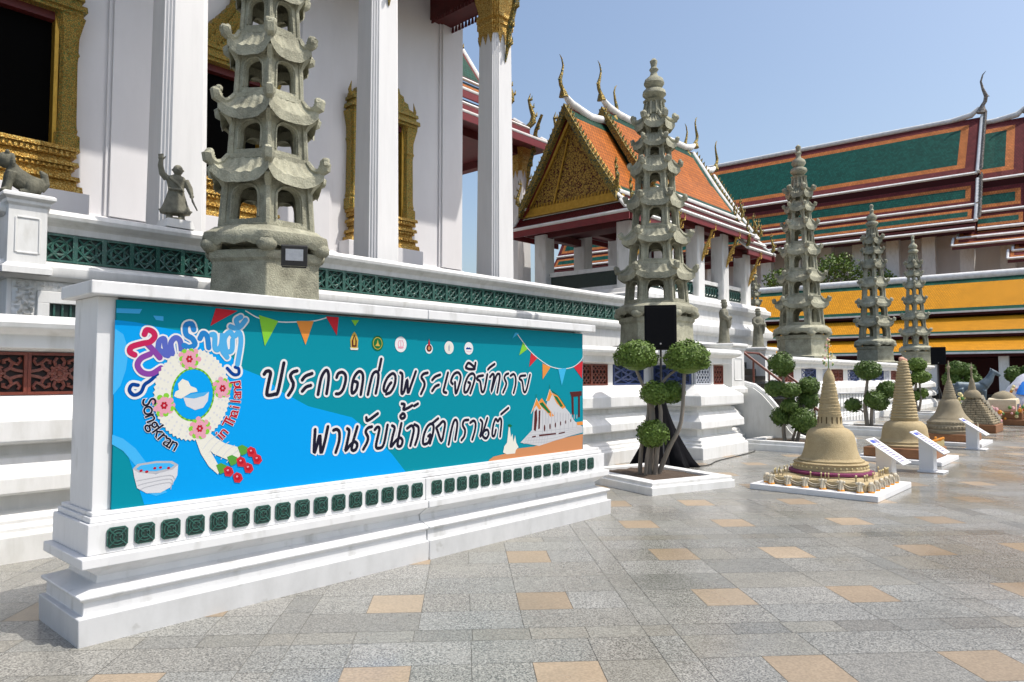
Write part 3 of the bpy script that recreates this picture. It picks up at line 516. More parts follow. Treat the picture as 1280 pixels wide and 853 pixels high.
# words around the garland
def arc_text(txt,ctr,rx,rz,t0,t1,size,mi,name,outward=True):
    m=MB(); n=len(txt)
    dg=bpy.context.evaluated_depsgraph_get()
    for i,ch in enumerate(txt):
        if ch==' ': continue
        t=t0+(t1-t0)*i/(n-1); x,z=ctr[0]+math.cos(t)*rx,ctr[1]+math.sin(t)*rz
        tx,tz=-math.sin(t)*rx,math.cos(t)*rz
        if t1<t0: tx,tz=-tx,-tz
        an=math.atan2(tz,tx)
        for lay,off,mm in ((5.0,.05,0),(5.8,0.012,1)):
            cu=bpy.data.curves.new('glyph','FONT'); cu.body=ch; cu.size=size; cu.align_x='CENTER'; cu.align_y='CENTER'; cu.offset=off*size*.7
            ob=bpy.data.objects.new('glyph',cu); COL.objects.link(ob); bpy.context.view_layer.update()
            dg=bpy.context.evaluated_depsgraph_get(); me=bpy.data.meshes.new_from_object(ob.evaluated_get(dg))
            for f in me.polygons:
                pts=[]
                for vi in f.vertices:
                    c=me.vertices[vi].co; pts.append(S3(x+math.cos(an)*c.x-math.sin(an)*c.y,z+math.sin(an)*c.x+math.cos(an)*c.y,lay+.01*i))
                m.face(pts,mm)
            bpy.data.objects.remove(ob); bpy.data.curves.remove(cu); bpy.data.meshes.remove(me)
    pb(m,name,[C_WHITE,mi],panel)
arc_text('Songkran',rc,300,372,R(187),R(246),128,C_INK,'festival_word')
arc_text('in Thailand',rc,318,385,R(-52),R(10),118,C_CRIM,'country_word')

# ================================================================ lower terrace
LOWP=[(-7,-7.5),(12.86,-7.5),(12.86,-6.55),(14.95,-6.55),(14.95,-7.0),(15.65,-7.0),(15.65,-7.4),(16.72,-7.4),(16.72,-8.6),(18.74,-8.6),(18.74,-7.52),(20.0,-7.55),(44.6,-8.75),(44.6,-14.5)]
lprof=[(0,0),(0,.235),(-.02,.25),(-.05,.255),(-.05,.30),(-.085,.325),(-.085,.37),(-.12,.40),(-.24,.435),(-.25,.57),(-.07,.59),(-.055,.61),(-.06,.74),(-.17,.86),(-.18,.91),(-.25,.935),(-.26,1.02),(-.075,1.045),(-.06,1.06),(-.06,1.25),(-.34,1.44),(-.36,1.45),(-.36,1.47),(-.42,1.47),(-.42,1.875),(-.36,1.875),(-.36,1.895),(-.24,1.905),(-.235,2.03),(-.15,2.05),(-.09,2.085),(-.075,2.13),(-.09,2.185),(-.13,2.205),(-.5,2.21)]
lower=thing('lower_terrace','white moulded plaster terrace with red and blue openwork panels running behind the banner wall','terrace',T(10,-9,0),TH)
m=MB(); m.sweep(LOWP,lprof,T,ends=False); m.build('moulded_base',WHITE,lower,smooth=26,bevel=.01)
m=MB(); fl=[(a,b-.4) for a,b in LOWP if True]
m.face([T(a,b,2.205) for a,b in [(-7,-7.9),(13.26,-7.9),(13.26,-6.95),(14.55,-6.95),(14.55,-7.4),(15.25,-7.4),(15.25,-7.8),(16.3,-7.8),(16.3,-8.9),(19.1,-8.9),(19.1,-7.95),(44.2,-9.1),(44.2,-14.5),(-7,-14.5)]]); m.build('terrace_floor',GR3,lower)
def lattice(name,w,h,pat,mats,fr=.028,proud=.05):
    """openwork tile in the x-z plane, facing -y; origin at its middle"""
    m=MB(); F=lambda x,y,z:Vector((x,z,y)); X,Y=w/2,h/2
    B=lambda x,y,d=0:Vector((x,-.022-d,y))
    m.face([Vector((-X,-.004,-Y)),Vector((X,-.004,-Y)),Vector((X,-.004,Y)),Vector((-X,-.004,Y))],1)  # solid dark backing, shade behind the openwork put into its colour
    for x0,x1,y0,y1 in ((-X,X,-Y,-Y+fr),(-X,X,Y-fr,Y),(-X,-X+fr,-Y+fr,Y-fr),(X-fr,X,-Y+fr,Y-fr)):
        m.box(lambda a,b,z:Vector((a,b,z)),x0,x1,-proud,-.006,y0,y1,0)
    t=.017*min(w,h)/.38
    if pat=='scroll':
        m.tube([B(math.cos(k*math.pi/8)*.062,math.sin(k*math.pi/8)*.062) for k in range(17)],t,6)
        m.ball(B(0,0,.01),.032,8,5)
        for k in range(8):
            an=k*math.pi/4; m.tube([B(math.cos(an)*.03,math.sin(an)*.03),B(math.cos(an)*.10,math.sin(an)*.10*.9)],[t*1.3,t*.8],6)
        for sx in (-1,1):
            for sy in (-1,1):
                m.tube([B(sx*x,sy*y) for x,y in ((.085,.02),(.13,.05),(.15,.10),(.115,.135),(.08,.12),(.085,.09))],t,6)
                m.tube([B(sx*x,sy*y) for x,y in ((.15,.10),(.19,.085),(.215,.12),(.20,.15))],t*.9,6)
                m.tube([B(sx*x,sy*y) for x,y in ((.13,.05),(.18,.03),(.235,.02))],t*.9,6)
                m.tube([B(sx*x,sy*y) for x,y in ((.03,.075),(.045,.115),(.02,.155))],t*.9,6)
    elif pat=='wave':
        n=max(3,round((w-2*fr)/.115)); sw=(w-2*fr)/n
        for i in range(n):
            x0=-X+fr+sw*(i+.5)
            for s in (-1,1): m.tube([B(x0+s*sw*.5*math.cos(k*math.pi/4),-Y+fr+(h-2*fr)*k/12.0) for k in range(13)],t*.85,5)
    else:
        for s in (-1,1):
            m.tube([B(-X+fr,s*(-Y+fr)),B(X-fr,s*(Y-fr))],t*1.1,5); 
        m.tube([B(-X+fr,0),B(0,Y-fr),B(X-fr,0),B(0,-Y+fr),B(-X+fr,0)],t*1.2,5)
        m.tube([B(math.cos(k*math.pi/8)*min(X,Y)*.52,math.sin(k*math.pi/8)*min(X,Y)*.52) for k in range(17)],t*1.1,6)
        m.tube([B(-X*.45,-Y*.45,.004),B(X*.45,-Y*.45,.004),B(X*.45,Y*.45,.004),B(-X*.45,Y*.45,.004),B(-X*.45,-Y*.45,.004)],t*.9,5)
    return m.build(name,mats)
PZ=1.672; PH=.40
RP=lattice('red_panel',.53,PH,'scroll',[TERRA,TERRAD]); WP=lattice('red_wave_panel',.53,PH,'wave',[TERRA,TERRAD]); BP=lattice('blue_panel',.53,PH,'wave',[PALEG,BLUEGD]); DP=lattice('dark_blue_panel',1.1,PH,'ring',[BLUEG,BLUEGD])
inv=MW[lower.name].inverted(); used=set()
def place(src,parent,inv_,p,rot=0):
    if src.parent is None and src.name not in used:
        used.add(src.name); src.parent=parent; src.location=inv_@p; src.rotation_euler=(0,0,rot); return src
    return put(src,parent,inv_@p,rot)
def post(a,b,w=.1,ang=0):
    m=MB(); m.box(T,a-w/2,a+w/2,b-.03,b+.035,1.472,1.872); m.build('panel_post',WHITE,lower)
i=0; a=-1.0
while a<9.9: place(RP if a<7.5 else WP,lower,inv,T(a,-7.905,PZ)); a+=.533
for (src,aa,bb) in ((WP,10.2,-7.905),(WP,10.73,-7.905),(WP,11.26,-7.905),(DP,12.28,-7.905)): place(src,lower,inv,T(aa,bb,PZ))
post(11.62,-7.9,.17); post(12.95,-7.9,.17); post(14.04,-6.95,.09)
SP=lattice('blue_panel',.66,PH,'wave',[PALEG,BLUEGD]); SW=lattice('red_wave_panel',.44,PH,'wave',[TERRA,TERRAD]); SD=lattice('dark_blue_panel',.86,PH,'ring',[BLUEG,BLUEGD])
place(SP,lower,inv,T(13.62,-6.955,PZ)); place(SW,lower,inv,T(14.31,-6.955,PZ)); place(SD,lower,inv,T(13.275,-7.43,PZ),R(-90))
tht=math.atan2(-(-8.75+7.62),44.6-22.0)
seq0=[(WP,22.2,.53),(DP,23.4,1.1),(BP,24.4,.53),(WP,25.6,.53),(WP,26.2,.53),(DP,27.8,1.1),(BP,29.0,.53),(WP,30.2,.53),(DP,31.6,1.1),(DP,33.2,1.1),(BP,34.6,.53),(WP,35.8,.53),(DP,37.3,1.1),(BP,38.6,.53),(WP,39.8,.53),(DP,41.2,1.1),(BP,42.6,.53)]
seq=[(WP,20.6,0),(WP,21.15,0),(DP,23.0,0),(BP,24.95,0),(WP,26.0,0),(WP,26.6,0),(DP,28.4,0),(BP,29.7,0),(DP,31.3,0),(DP,32.6,0),(BP,34.1,0),(WP,35.4,0),(WP,36,0),(DP,37.6,0),(BP,39,0),(WP,40.2,0),(DP,41.8,0),(BP,43.2,0)]
for src,a,w_ in seq:
    b=-7.55-(a-20)*.0488-.405
    place(src,lower,inv,T(a,b,PZ),-math.atan(.05)*1.0)
# ---------------------------------------------------------------- stairs with rails
st=thing('terrace_stairs','grey terrace stairs with white curved side walls and a rust-red handrail','stairs',T(17.7,-7.0,0),TH)
m=MB(); nst=12
for i in range(nst):
    z1=2.2*(i+1)/nst; b1=-5.55-(i)*.255
    m.box(T,16.99,18.46,-8.58-.0,b1,2.2*i/nst+(.001 if i else 0),z1-.0)
m.build('steps',GR3,st,bevel=.008)
def cheek(a0,a1):
    top=[(-8.58,1.42),(-7.73,1.43),(-7.45,1.42),(-7.2,1.36),(-6.98,1.2),(-6.8,1.0),(-6.55,.70),(-6.37,.40),(-6.2,.22),(-6.0,.15),(-5.45,.13)]
    pl=[(-8.58,0)]+[(b,z) for b,z in top]+[(-5.45,0)]
    m=MB(); m.prism(pl,a0,a1,lambda x,y,h:T(h,x,y)); 
    rim=[(b,z) for b,z in top]
    m2=pl
    m.tube([T((a0+a1)/2,b,z+.03) for b,z in rim[:-1]],.075,8)
    m.build('side_wall',WHITE,st,smooth=35)
cheek(16.73,16.98); cheek(18.47,18.72)
m=MB(); m.box(T,15.68,16.72,-7.38,-5.6,.006,.12); m.build('landing_slab',GR3,st,bevel=.01)
RAIL=mat('rust_red_rail',(.20,.055,.03),(.11,.03,.02),rough=.45,scale=20)
m=MB()
for a in (17.1,18.35):
    b0=-7.63 if a<18 else -7.75
    m.tube([T(a,b0,2.22),T(a,b0+.04,2.24),T(a,b0+1.9,.80)],.032,8)
    m.tube([T(a,b0+.3,1.2),T(a,b0+.3,2.02)],.026,8); m.tube([T(a,b0+1.75,.25),T(a,b0+1.75,.90)],.026,8)
m.tube([T(17.1,-7.60,2.24),T(18.35,-7.72,2.24)],.026,8)
m.build('handrail',RAIL,st,smooth=40)
# ---------------------------------------------------------------- pedestals flanking the stairs
def pedestal(parent,a,b,z0,z1,s,mat_=WHITE,panelled=True):
    m=MB(); h=z1-z0
    sq=lambda e:rect(a-s-e,a+s+e,b-s-e,b+s+e)
    pr=[(.06,z0),(.06,z0+.08*h),(0,z0+.13*h),(0,z1-.16*h),(.03,z1-.13*h),(.03,z1-.09*h),(.08,z1-.06*h),(.08,z1-.02*h),(.05,z1)]
    m.sweep(rect(a-s,a+s,b-s,b+s),pr,T,closed=True); m.cap([len(m.v)-4+i for i in range(4)])
    if panelled:
        for (fx0,fx1) in ((a-s*.66,a-s*.55),(a+s*.55,a+s*.66)): m.box(T,fx0,fx1,b+s+.001,b+s+.012,z0+.26*h,z1-.3*h)
        for z in (z0+.26*h,z1-.3*h): m.box(T,a-s*.55,a+s*.55,b+s+.001,b+s+.012,z-.012,z+.012)
    m.build('pedestal',mat_,parent,smooth=30,bevel=.008)
pedestal(lower,16.2,-7.66,1.25,2.42,.34); pedestal(lower,18.95,-7.98,1.25,2.42,.32)
# ================================================================ upper terrace
upper=thing('upper_terrace','tall white upper terrace with a green glazed openwork frieze below the temple columns','terrace',T(12,-12,2.2),TH)
UPP=[(2.36,-14.5),(2.36,-11.0),(17.9,-11.0)]
uprof=[(.02,2.2),(.02,2.22),(-.02,2.24),(-.10,2.245),(-.10,2.93),(-.03,2.94),(.03,2.985),(.05,3.03),(.05,3.12),(.02,3.15),(-.12,3.205),(-.16,3.205),(-.16,3.605),(-.12,3.605),(-.11,3.70),(-.03,3.735),(.03,3.775),(.045,3.83),(.02,3.89),(-.03,3.905),(-.4,3.91)]
m=MB(); m.sweep(UPP,uprof,T,ends=False); m.build('moulded_wall',WHITE,upper,smooth=26,bevel=.01)
m=MB(); m.face([T(a,b,3.905) for a,b in ((2.8,-11.35),(17.9,-11.35),(17.9,-24),(-6,-24),(-6,-14.4),(2.8,-14.4))]); m.build('upper_floor',GR3,upper)
GT_=lattice('green_panel',.37,.385,'ring',[GLAZE,GLAZED],fr=.03)
invu=MW[upper.name].inverted(); a=3.065
while a<17.7: place(GT_,upper,invu,T(a,-11.155,3.405)); a+=.37
# stucco relief and the small grilled opening on the left
m=MB(); rr=random.Random(3)
def relief(a0,a1,z0,z1,b=-11.092):
    nx,nz=int((a1-a0)/.018),int((z1-z0)/.018); rows=[]
    for j in range(nz+1):
        r=[]
        for i in range(nx+1):
            x,z=a0+(a1-a0)*i/nx,z0+(z1-z0)*j/nz
            v=noise.noise(Vector((x*19,z*19,2.0)))+.5*noise.noise(Vector((x*41,z*41,7.0))); ed=min(i,nx-i,j,nz-j)/3.0
            r.append(T(x,b+.055*max(0.0,min(1,.45+v*3.2))*min(1,ed),z))
        rows.append(r)
    m.grid(rows)
relief(2.52,2.79,2.25,2.925); relief(2.79,5.0,2.80,2.925); relief(4.5,5.0,2.25,2.80)
m.build('stucco_relief',WHITE,upper,smooth=60)
m=MB()
for x0,x1,z0,z1 in ((2.80,4.49,2.63,2.79),(2.80,2.94,2.22,2.63),(4.34,4.49,2.22,2.63)): m.box(T,x0,x1,-11.12,-11.03,z0,z1)
m.build('opening_frame',WHITE,upper,bevel=.006)
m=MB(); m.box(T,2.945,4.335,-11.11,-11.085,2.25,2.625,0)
for k in range(14): m.box(T,2.99+k*.1,3.015+k*.1,-11.084,-11.06,2.25,2.62,1)
m.build('green_grille',[GLAZED,GLAZE],upper)
pedestal(upper,2.62,-11.08,2.98,4.03,.22)
m=MB(); m.box(T,4.42,4.86,-11.42,-10.99,3.912,4.05,taper=.03); m.build('statue_plinth',WHITE,upper,bevel=.008)

# ================================================================ temple hall
hall=thing('temple_hall','large white temple hall with tall fluted columns and gilded window surrounds','temple',T(9,-16,3.9),TH)
FZ=3.906
m=MB()
m.box(T,-6,13.9,-15.2,-14.5,FZ,13.25); m.box(T,13.2,13.9,-30,-15.2,FZ,13.25)
hw=m.build('hall_wall',WALLW,hall)
m=MB()
m.sweep([(-6,-14.5),(13.92,-14.5),(13.92,-30)],[(.28,FZ),(.28,4.32),(.24,4.36),(.12,4.40),(.12,4.56),(.06,4.62),(-.05,4.64)],T,ends=False)
m.build('wall_plinth',WALLW,hall,smooth=25,bevel=.012)
def pilaster(a0,a1):
    m=MB(); m.box(T,a0,a1,-14.497,-14.40,4.63,13.2); 
    for s in (0,1):
        x=a0-.07 if s==0 else a1
        m.box(T,x,x+.07,-14.497,-14.45,4.63,13.2)
    m.build('pilaster',WALLW,hall,bevel=.008)
pilaster(4.75,5.5); pilaster(8.75,9.55); pilaster(13.15,13.89)
# columns
def redent(s,k=.105,j=3):
    """square of half width s with stepped corners"""
    corner=[]
    for i in range(j):
        corner.append((s-k*s*i, s-k*s*(j-i)))
        corner.append((s-k*s*(i+1), s-k*s*(j-i)))
    corner.append((s-k*s*j, s))
    out=[]
    for r in range(4):
        c,sn=[(1,0),(0,1),(-1,0),(0,-1)][r]
        out+=[(x*c-y*sn,x*sn+y*c) for x,y in corner]
    return out
SEC=redent(1.0)
SECC=redent(1.0,.11,3)
def column(parent,a,b,z0,z1,s,name='column',capital=True,bracket=True,bdir=(0,1)):
    F=lambda x,y,z:T(a+x,b+y,z)
    m=MB(); m.loft(SEC,[(s*1.14,z0),(s*1.14,z0+.10),(s*1.06,z0+.14),(s*1.0,z0+.2),(s*.86,z1)],F)
    c=m.build(name,COLW,parent,smooth=10,bevel=.012)
    if capital:
        m=MB(); k=s*.86
        m.loft(SECC,[(k*1.05,z1-.25),(k*1.07,z1-.02),(k*1.16,z1),(k*1.16,z1+.07),(k*1.05,z1+.09),(k*1.05,z1+.16),(k*1.2,z1+.18),(k*1.2,z1+.27),(k*1.06,z1+.3),(k*1.05,z1+.4),(k*1.16,z1+.6),(k*1.33,z1+.8),(k*1.4,z1+.87)],F)
        # hanging petals below the capital ring
        for r in range(4):
            cx,sx=[(1,0),(0,1),(-1,0),(0,-1)][r]
            for t in (-.5,0,.5):
                x,y=k*1.06,t*k*1.1; p=lambda x,y,z:F(x*cx-y*sx,x*sx+y*cx,z)
                m.face([p(x,y-k*.25,z1-.24),p(x,y+k*.25,z1-.24),p(x*.985,y,z1-.52)])
        m.build('capital',GOLDB,c,smooth=25)
    if bracket:
        m=MB(); dx,dy=bdir
        o=s*.86
        pts=[(o+.02,z1-.95),(o+.10,z1-.55),(o+.16,z1-.1),(o+.32,z1+.35),(o+.40,z1+.8),(o+.50,z1+1.2),(o+.78,z1+1.7)]
        m.tube([F(dx*p,dy*p,z) for p,z in pts],[.02,.055,.08,.07,.085,.07,.05],8)
        for i in range(1,6):
            p,z=pts[i]; m.tube([F(dx*p,dy*p,z),F(dx*(p+.14),dy*(p+.14),z+.02),F(dx*(p+.17),dy*(p+.17),z+.18)],[.05,.04,.005],6)
        m.build('bracket',GLASSG,c,smooth=40)
    return c
for a in (1.1,5.14,9.38,13.12): column(hall,a,-12.38,FZ,10.60,.40)
column(hall,19.55,-17.2,4.3,9.4,.36); 
# roof: soffit, eave boards, slope above
m=MB(); m.box(T,-8,15.8,-14.75,-11.05,13.26,13.4,0); m.box(T,-8,15.8,-11.05,-10.95,13.1,13.5,0); m.box(T,15.8,15.9,-14.75,-10.95,13.1,13.5,0)  # eaves out of view, run past the gable to keep the wall shaded
m.build('soffit',DRED,hall)
m=MB(); m.box(T,12.75,13.45,-14.5,-12.75,11.46,13.25,0); m.box(T,-8,12.74,-12.75,-12.05,11.5,13.25,0)
k=-14.4
while k<-12.8: m.box(T,13.46,13.50,k,k+.09,11.32,11.49,0,taper=.015); m.box(T,12.70,12.74,k,k+.09,11.32,11.49,0,taper=.015); k+=.13
m.build('beam',DRED,hall)
m=MB(); m.face([T(-8,-10.9,13.5),T(13.9,-10.9,13.5),T(13.9,-20.5,25),T(-8,-20.5,25)],0,[(0,0),(22,0),(22,15),(0,15)]); m.face([T(-8,-30,13.5),T(13.9,-30,13.5),T(13.9,-20.5,25),T(-8,-20.5,25)],0,[(0,0),(22,0),(22,15),(0,15)])
m.build('upper_roof',T_OR,hall)
m=MB(); m.face([T(13.8,-10.95,13.4),T(13.8,-30,13.4),T(13.8,-20.5,24.9)]); m.build('gable_wall',DRED,hall)
# windows
def win(c):
    b0=-14.50
    m=MB()
    m.box(T,c-.60,c+.60,b0+.002,b0+.012,5.72,8.02)  # black sheet on the solid wall, its colour stands for the unlit room
    w=m.build('window',BLACK,hall)
    m=MB()                                        # base tiers
    for hw_,pr,z0,z1 in ((1.06,.40,4.66,4.80),(.98,.34,4.80,4.92),(1.02,.38,4.92,5.02),(.90,.30,5.02,5.16),(.94,.33,5.16,5.26),(1.0,.37,5.26,5.36),(.90,.30,5.36,5.46),(.96,.36,5.46,5.60),(1.0,.40,5.60,5.70)):
        m.box(T,c-hw_,c+hw_,b0-.01,b0+pr,4.90+(z0-4.66)*.77,4.90+(z1-4.66)*.77,taper=.012)
    for zz,hh,pp in ((5.105,.065,.385),(5.295,.06,.335),(5.525,.085,.365)):
        q=-.93
        while q<.9: m.box(T,c+q,c+q+.055,b0+pp-.02,b0+pp+.02,zz,zz+hh,taper=.008); q+=.085
    m.build('window_base',GOLDB,w,bevel=.006)
    m=MB(); m.box(T,c-1.16,c+1.16,b0+.0,b0+.42,4.3,4.895); m.build('plaster_footing',WALLW,w,bevel=.01)
    for s in (-1,1):
        m=MB(); x=c+s*.83
        F=lambda X,Y,z:T(x+X,b0+.10+Y,z)
        m.loft(SEC,[(.20,5.70),(.20,5.95),(.155,5.99),(.17,6.05),(.155,6.1),(.15,6.2),(.14,7.3),(.15,7.4),(.17,7.44),(.15,7.5),(.155,7.75),(.21,8.0),(.24,8.12)],F)
        m.build('window_jamb',GOLD,w,smooth=20)
        m=MB(); m.box(T,c+s*.60-(.07 if s<0 else 0),c+s*.60+(.07 if s>0 else 0),b0-.3,b0+.20,5.7,8.1); m.build('inner_frame',GOLDP,w,bevel=.008)
    m=MB(); m.box(T,c-.66,c+.66,b0,b0+.18,7.98,8.12); m.build('inner_head',DRED,w)
    m=MB()
    for hw_,pr,z0,z1 in ((1.0,.36,8.12,8.20),(1.06,.40,8.20,8.30),(.98,.34,8.30,8.40),(1.02,.37,8.40,8.48)): m.box(T,c-hw_,c+hw_,b0-.01,b0+pr,z0,z1,taper=.01)
    lay=[]
    for sc,pr,zb,zt in ((1.0,.22,8.48,9.75),(.70,.28,8.48,9.45),(.40,.34,8.48,9.1)):
        o=[]
        n=9
        for i in range(n):
            t=i/(n-1); x=sc*.98*(1-t)**1.35; z=zb+(zt-zb)*t
            o.append((x,z)); 
            if i<n-1: o.append((sc*.98*(1-(t+.06))**1.35+.05*(1-t),z+(zt-zb)*.10))
        pl=[(c-x,z) for x,z in o][::-1]+[(c+x,z) for x,z in o[:-1]][::1]
        pl=[(c-x,z) for x,z in o]+[(c+x,z) for x,z in o[::-1][1:]]
        m.prism(pl,b0+.01,b0+pr,lambda x,y,h:T(x,h,y))
    m.tube([T(c,b0+.14,9.4),T(c,b0+.14,9.9),T(c,b0+.14,10.5)],[.07,.035,.008],8)
    for s in (-1,1): m.tube([T(c+s*.98,b0+.2,8.48),T(c+s*1.03,b0+.2,8.62),T(c+s*.98,b0+.2,8.85)],[.06,.045,.006],6)
    m.build('pediment',GOLD,w,bevel=.006)
for c in (3.16,7.08,11.03): win(c)
# ---------------------------------------------------------------- tiered roof pieces
def tier(m,p0,p1,q1,q0,rings,thick=.07,off=0,sides=(1,1,1,1)):
    """slab from eave edge p0-p1 up to q0-q1 ; rings: [(width, mat)...] from the edge, last entry = field"""
    Lu=(p1-p0).length; Lv=(q0-p0).length
    acc=[0]; 
    for w_,_ in rings[:-1]: acc.append(acc[-1]+w_)
    us=sorted(set([a for a in acc if a<Lu/2]+[Lu-a for a in acc if a<Lu/2])); vs=sorted(set([a for a in acc if a<Lv/2]+[Lv-a for a in acc if a<Lv/2]))
    P=lambda u,v:lerp(lerp(p0,p1,u/Lu),lerp(q0,q1,u/Lu),v/Lv)
    nrm=(p1-p0).cross(q0-p0).normalized()
    if nrm.z<0: nrm=-nrm
    for i in range(len(us)-1):
        for j in range(len(vs)-1):
            u0,u1,v0,v1=us[i],us[i+1],vs[j],vs[j+1]; um,vm=(u0+u1)/2,(v0+v1)/2; d=min([99]+[x for x,k_ in zip((um,Lu-um,vm,Lv-vm),sides) if k_])
            k=0
            while k<len(acc)-1 and d>acc[k+1]: k+=1
            m.face([P(u0,v0),P(u1,v0),P(u1,v1),P(u0,v1)],rings[k][1],[(u0,v0),(u1,v0),(u1,v1),(u0,v1)])
    dn=nrm*-thick; e=rings[0][1]
    m.face([p0+dn,p1+dn,q1+dn,q0+dn],off)
    for a,b in ((p0,p1),(p1,q1),(q1,q0),(q0,p0)): m.face([a,b,b+dn,a+dn],off)
def flame(m,base,dirv,h,r=.06,mi=0,spikes=4):
    """upward curling finial"""
    d=Vector(dirv); z=Vector((0,0,1)); b=Vector(base)
    pts=[b,b+d*h*.16+z*h*.12,b+d*h*.22+z*h*.32,b+d*h*.10+z*h*.58,b+d*h*.02+z*h*.80,b+d*h*.10+z*h*1.0]
    m.tube(pts,[r*1.2,r*1.3,r*1.15,r*.8,r*.5,r*.08],8,mi)
    for i in range(1,1+spikes):
        p=pts[min(i,4)]; m.tube([p,p+d*h*.13+z*h*.02,p+d*h*.15+z*h*.14],[r*.8,r*.55,r*.05],6,mi)
def chofa(m,base,d,h,r,mi=0,mb=1):
    d=Vector(d); z=Vector((0,0,1)); b=Vector(base)
    m.tube([b-z*h*.06-d*h*.02,b+z*h*.04,b+z*h*.14+d*h*.03],[r*3.2,r*2.4,r*1.3],8,mb)
    pts=[b+z*h*.10,b+d*h*.10+z*h*.22,b+d*h*.13+z*h*.36,b+d*h*.05+z*h*.55,b+d*h*.0+z*h*.75,b+d*h*.06+z*h*.92,b+d*h*.15+z*h*1.0]
    m.tube(pts,[r*1.3,r*1.25,r*1.3,r*.9,r*.65,r*.45,r*.1],8,mi)
    m.tube([pts[2],pts[2]+d*h*.10-z*h*.03],[r*1.0,r*.1],6,mi)
UD=Vector((U0,U1,0)); ND=Vector((U1,-U0,0)); ZD=Vector((0,0,1))
# portico roof at the far end of the hall
MATS=[T_MA,T_GR,T_OR,MORTAR,RED,GLASSG]
porch=MB(); trim=MB(); fin=MB()
def ptier(a0,a1,b0,z0,b1,z1,rings,fascia=True):
    tier(porch,T(a0,b0,z0),T(a1,b0,z0),T(a1,b1,z1),T(a0,b1,z1),rings,.06,4)
    trim.tube([T(a0,b0,z0),T(a1,b0,z0)],.055,6); trim.tube([T(a1,b0,z0),T(a1,b1,z1)],.075,6)
    if fascia: porch.box(T,a0,a1,b0-.03,b0+.03,z0-.30,z0-.06,4)
R3=[(.25,0),(.14,1),(.3,2)]
ptier(14.0,20.45,-16.25,10.2,-16.9,10.62,[(.16,2),(.16,0),(.2,2)])
ptier(14.0,19.35,-16.55,10.62,-17.3,11.15,[(.14,0),(.14,1),(.2,2)])
ptier(14.0,18.45,-16.8,11.25,-17.7,12.0,[(.2,0),(.2,1),(.3,2)])
ptier(14.0,18.0,-17.45,11.95,-20.3,16.2,[(.2,0),(.55,1),(.3,2)],False)
ptier(14.0,16.3,-17.2,12.3,-20.5,17.6,[(.2,0),(.7,1),(.3,2)],False)
for a,b,z in ((20.45,-16.3,10.25),(19.35,-16.6,10.7),(18.45,-16.85,11.3),(16.3,-17.3,12.4)):
    fin=MB(); flame(fin,T(a,b,z),UD*.5+ND*.5,1.25,.085); fin.build('flame_finial',GLASSG,hall,smooth=40)
trim.tube([T(14,-20.3,16.25),T(17.2,-20.3,16.35),T(18.1,-20.3,16.9)],[.2,.2,.1],8)
porch.build('portico_roof',MATS,hall); trim.build('white_edging',MORTAR,hall,smooth=60)
m=MB(); m.box(T,13.95,20.1,-17.3,-17.0,9.75,10.15); m.box(T,19.4,19.7,-24,-17.0,9.75,10.15); m.face([T(13.95,-16.3,10.02),T(20.4,-16.3,10.02),T(20.4,-24,10.02),T(13.95,-24,10.02)]); 
m.build('portico_beam',DRED,hall)
m=MB(); m.box(T,13.95,20.6,-24,-16.6,3.906,4.3); m.build('portico_floor',WHITE,hall)
# ================================================================ open pavilion
pav=thing('open_pavilion','small open pavilion with steep orange and green tiled roof and dark gilded gable','pavilion',T(22.9,-13.65,4.3),TH)
BM=-13.65
m=MB()
PB=[(17.95,-16.9),(17.95,-11.05),(27.35,-11.05),(27.35,-16.9)]
m.sweep(PB,[(.22,2.2),(.22,2.5),(.10,2.56),(.06,2.62),(-.08,2.8),(-.08,3.0),(.08,3.08),(.10,3.14),(.10,3.32),(-.02,3.42),(-.10,3.55),(-.12,3.85),(-.02,3.92),(.05,3.98),(.05,4.12),(-.05,4.17),(-.12,4.3),(-.5,4.31)],T,ends=False)
m.face([T(18.3,-11.4,4.305),T(27,-11.4,4.305),T(27,-16.5,4.305),T(18.3,-16.5,4.305)])
m.build('stepped_base',WHITE,pav,smooth=26,bevel=.012)
acs=(18.68,20.9,23.1,25.05,27.0)
for a in acs:
    for b in (-11.98,-15.3):
        ht=6.95 if 20<a<26 else 6.42
        F=lambda x,y,z:T(a+x,b+y,z)
        m=MB(); m.loft(redent(1,.1,1),[(.25,4.3),(.25,ht)],F); c=m.build('column',WHITE,pav,smooth=10,bevel=.01)
        if b>-13:
            m=MB(); pts=[(.26,ht-1.25),(.34,ht-1.0),(.42,ht-.75),(.58,ht-.45),(.66,ht-.2),(.8,ht+.02)]
            m.tube([T(a,b+p,z) for p,z in pts],[.015,.06,.07,.05,.045,.03],7)
            for p,z in pts[1:5]: m.tube([T(a,b+p,z),T(a,b+p+.13,z),T(a,b+p+.17,z+.16)],[.045,.035,.005],6)
            m.build('bracket',GOLDB,c,smooth=40)
m=MB()
for b in (-11.98,-15.3): m.box(T,18.5,20.6,b-.14,b+.14,6.3,6.55); m.box(T,20.6,26.2,b-.14,b+.14,6.85,7.12); m.box(T,26.2,27.2,b-.14,b+.14,6.3,6.55)
for a in (18.68,27.0): m.box(T,a-.13,a+.13,-15.2,-12.1,6.31,6.54)
for a in (20.9,23.1,25.05): m.box(T,a-.1,a+.1,-15.2,-12.1,6.86,7.1)
m.face([T(18.3,-11.5,6.6),T(20.6,-11.5,6.6),T(20.6,-15.8,6.6),T(18.3,-15.8,6.6)]); m.face([T(20.3,-11.5,7.15),T(26.3,-11.5,7.15),T(26.3,-15.8,7.15),T(20.3,-15.8,7.15)]); m.face([T(26.2,-11.5,6.6),T(27.6,-11.5,6.6),T(27.6,-15.8,6.6),T(26.2,-15.8,6.6)])
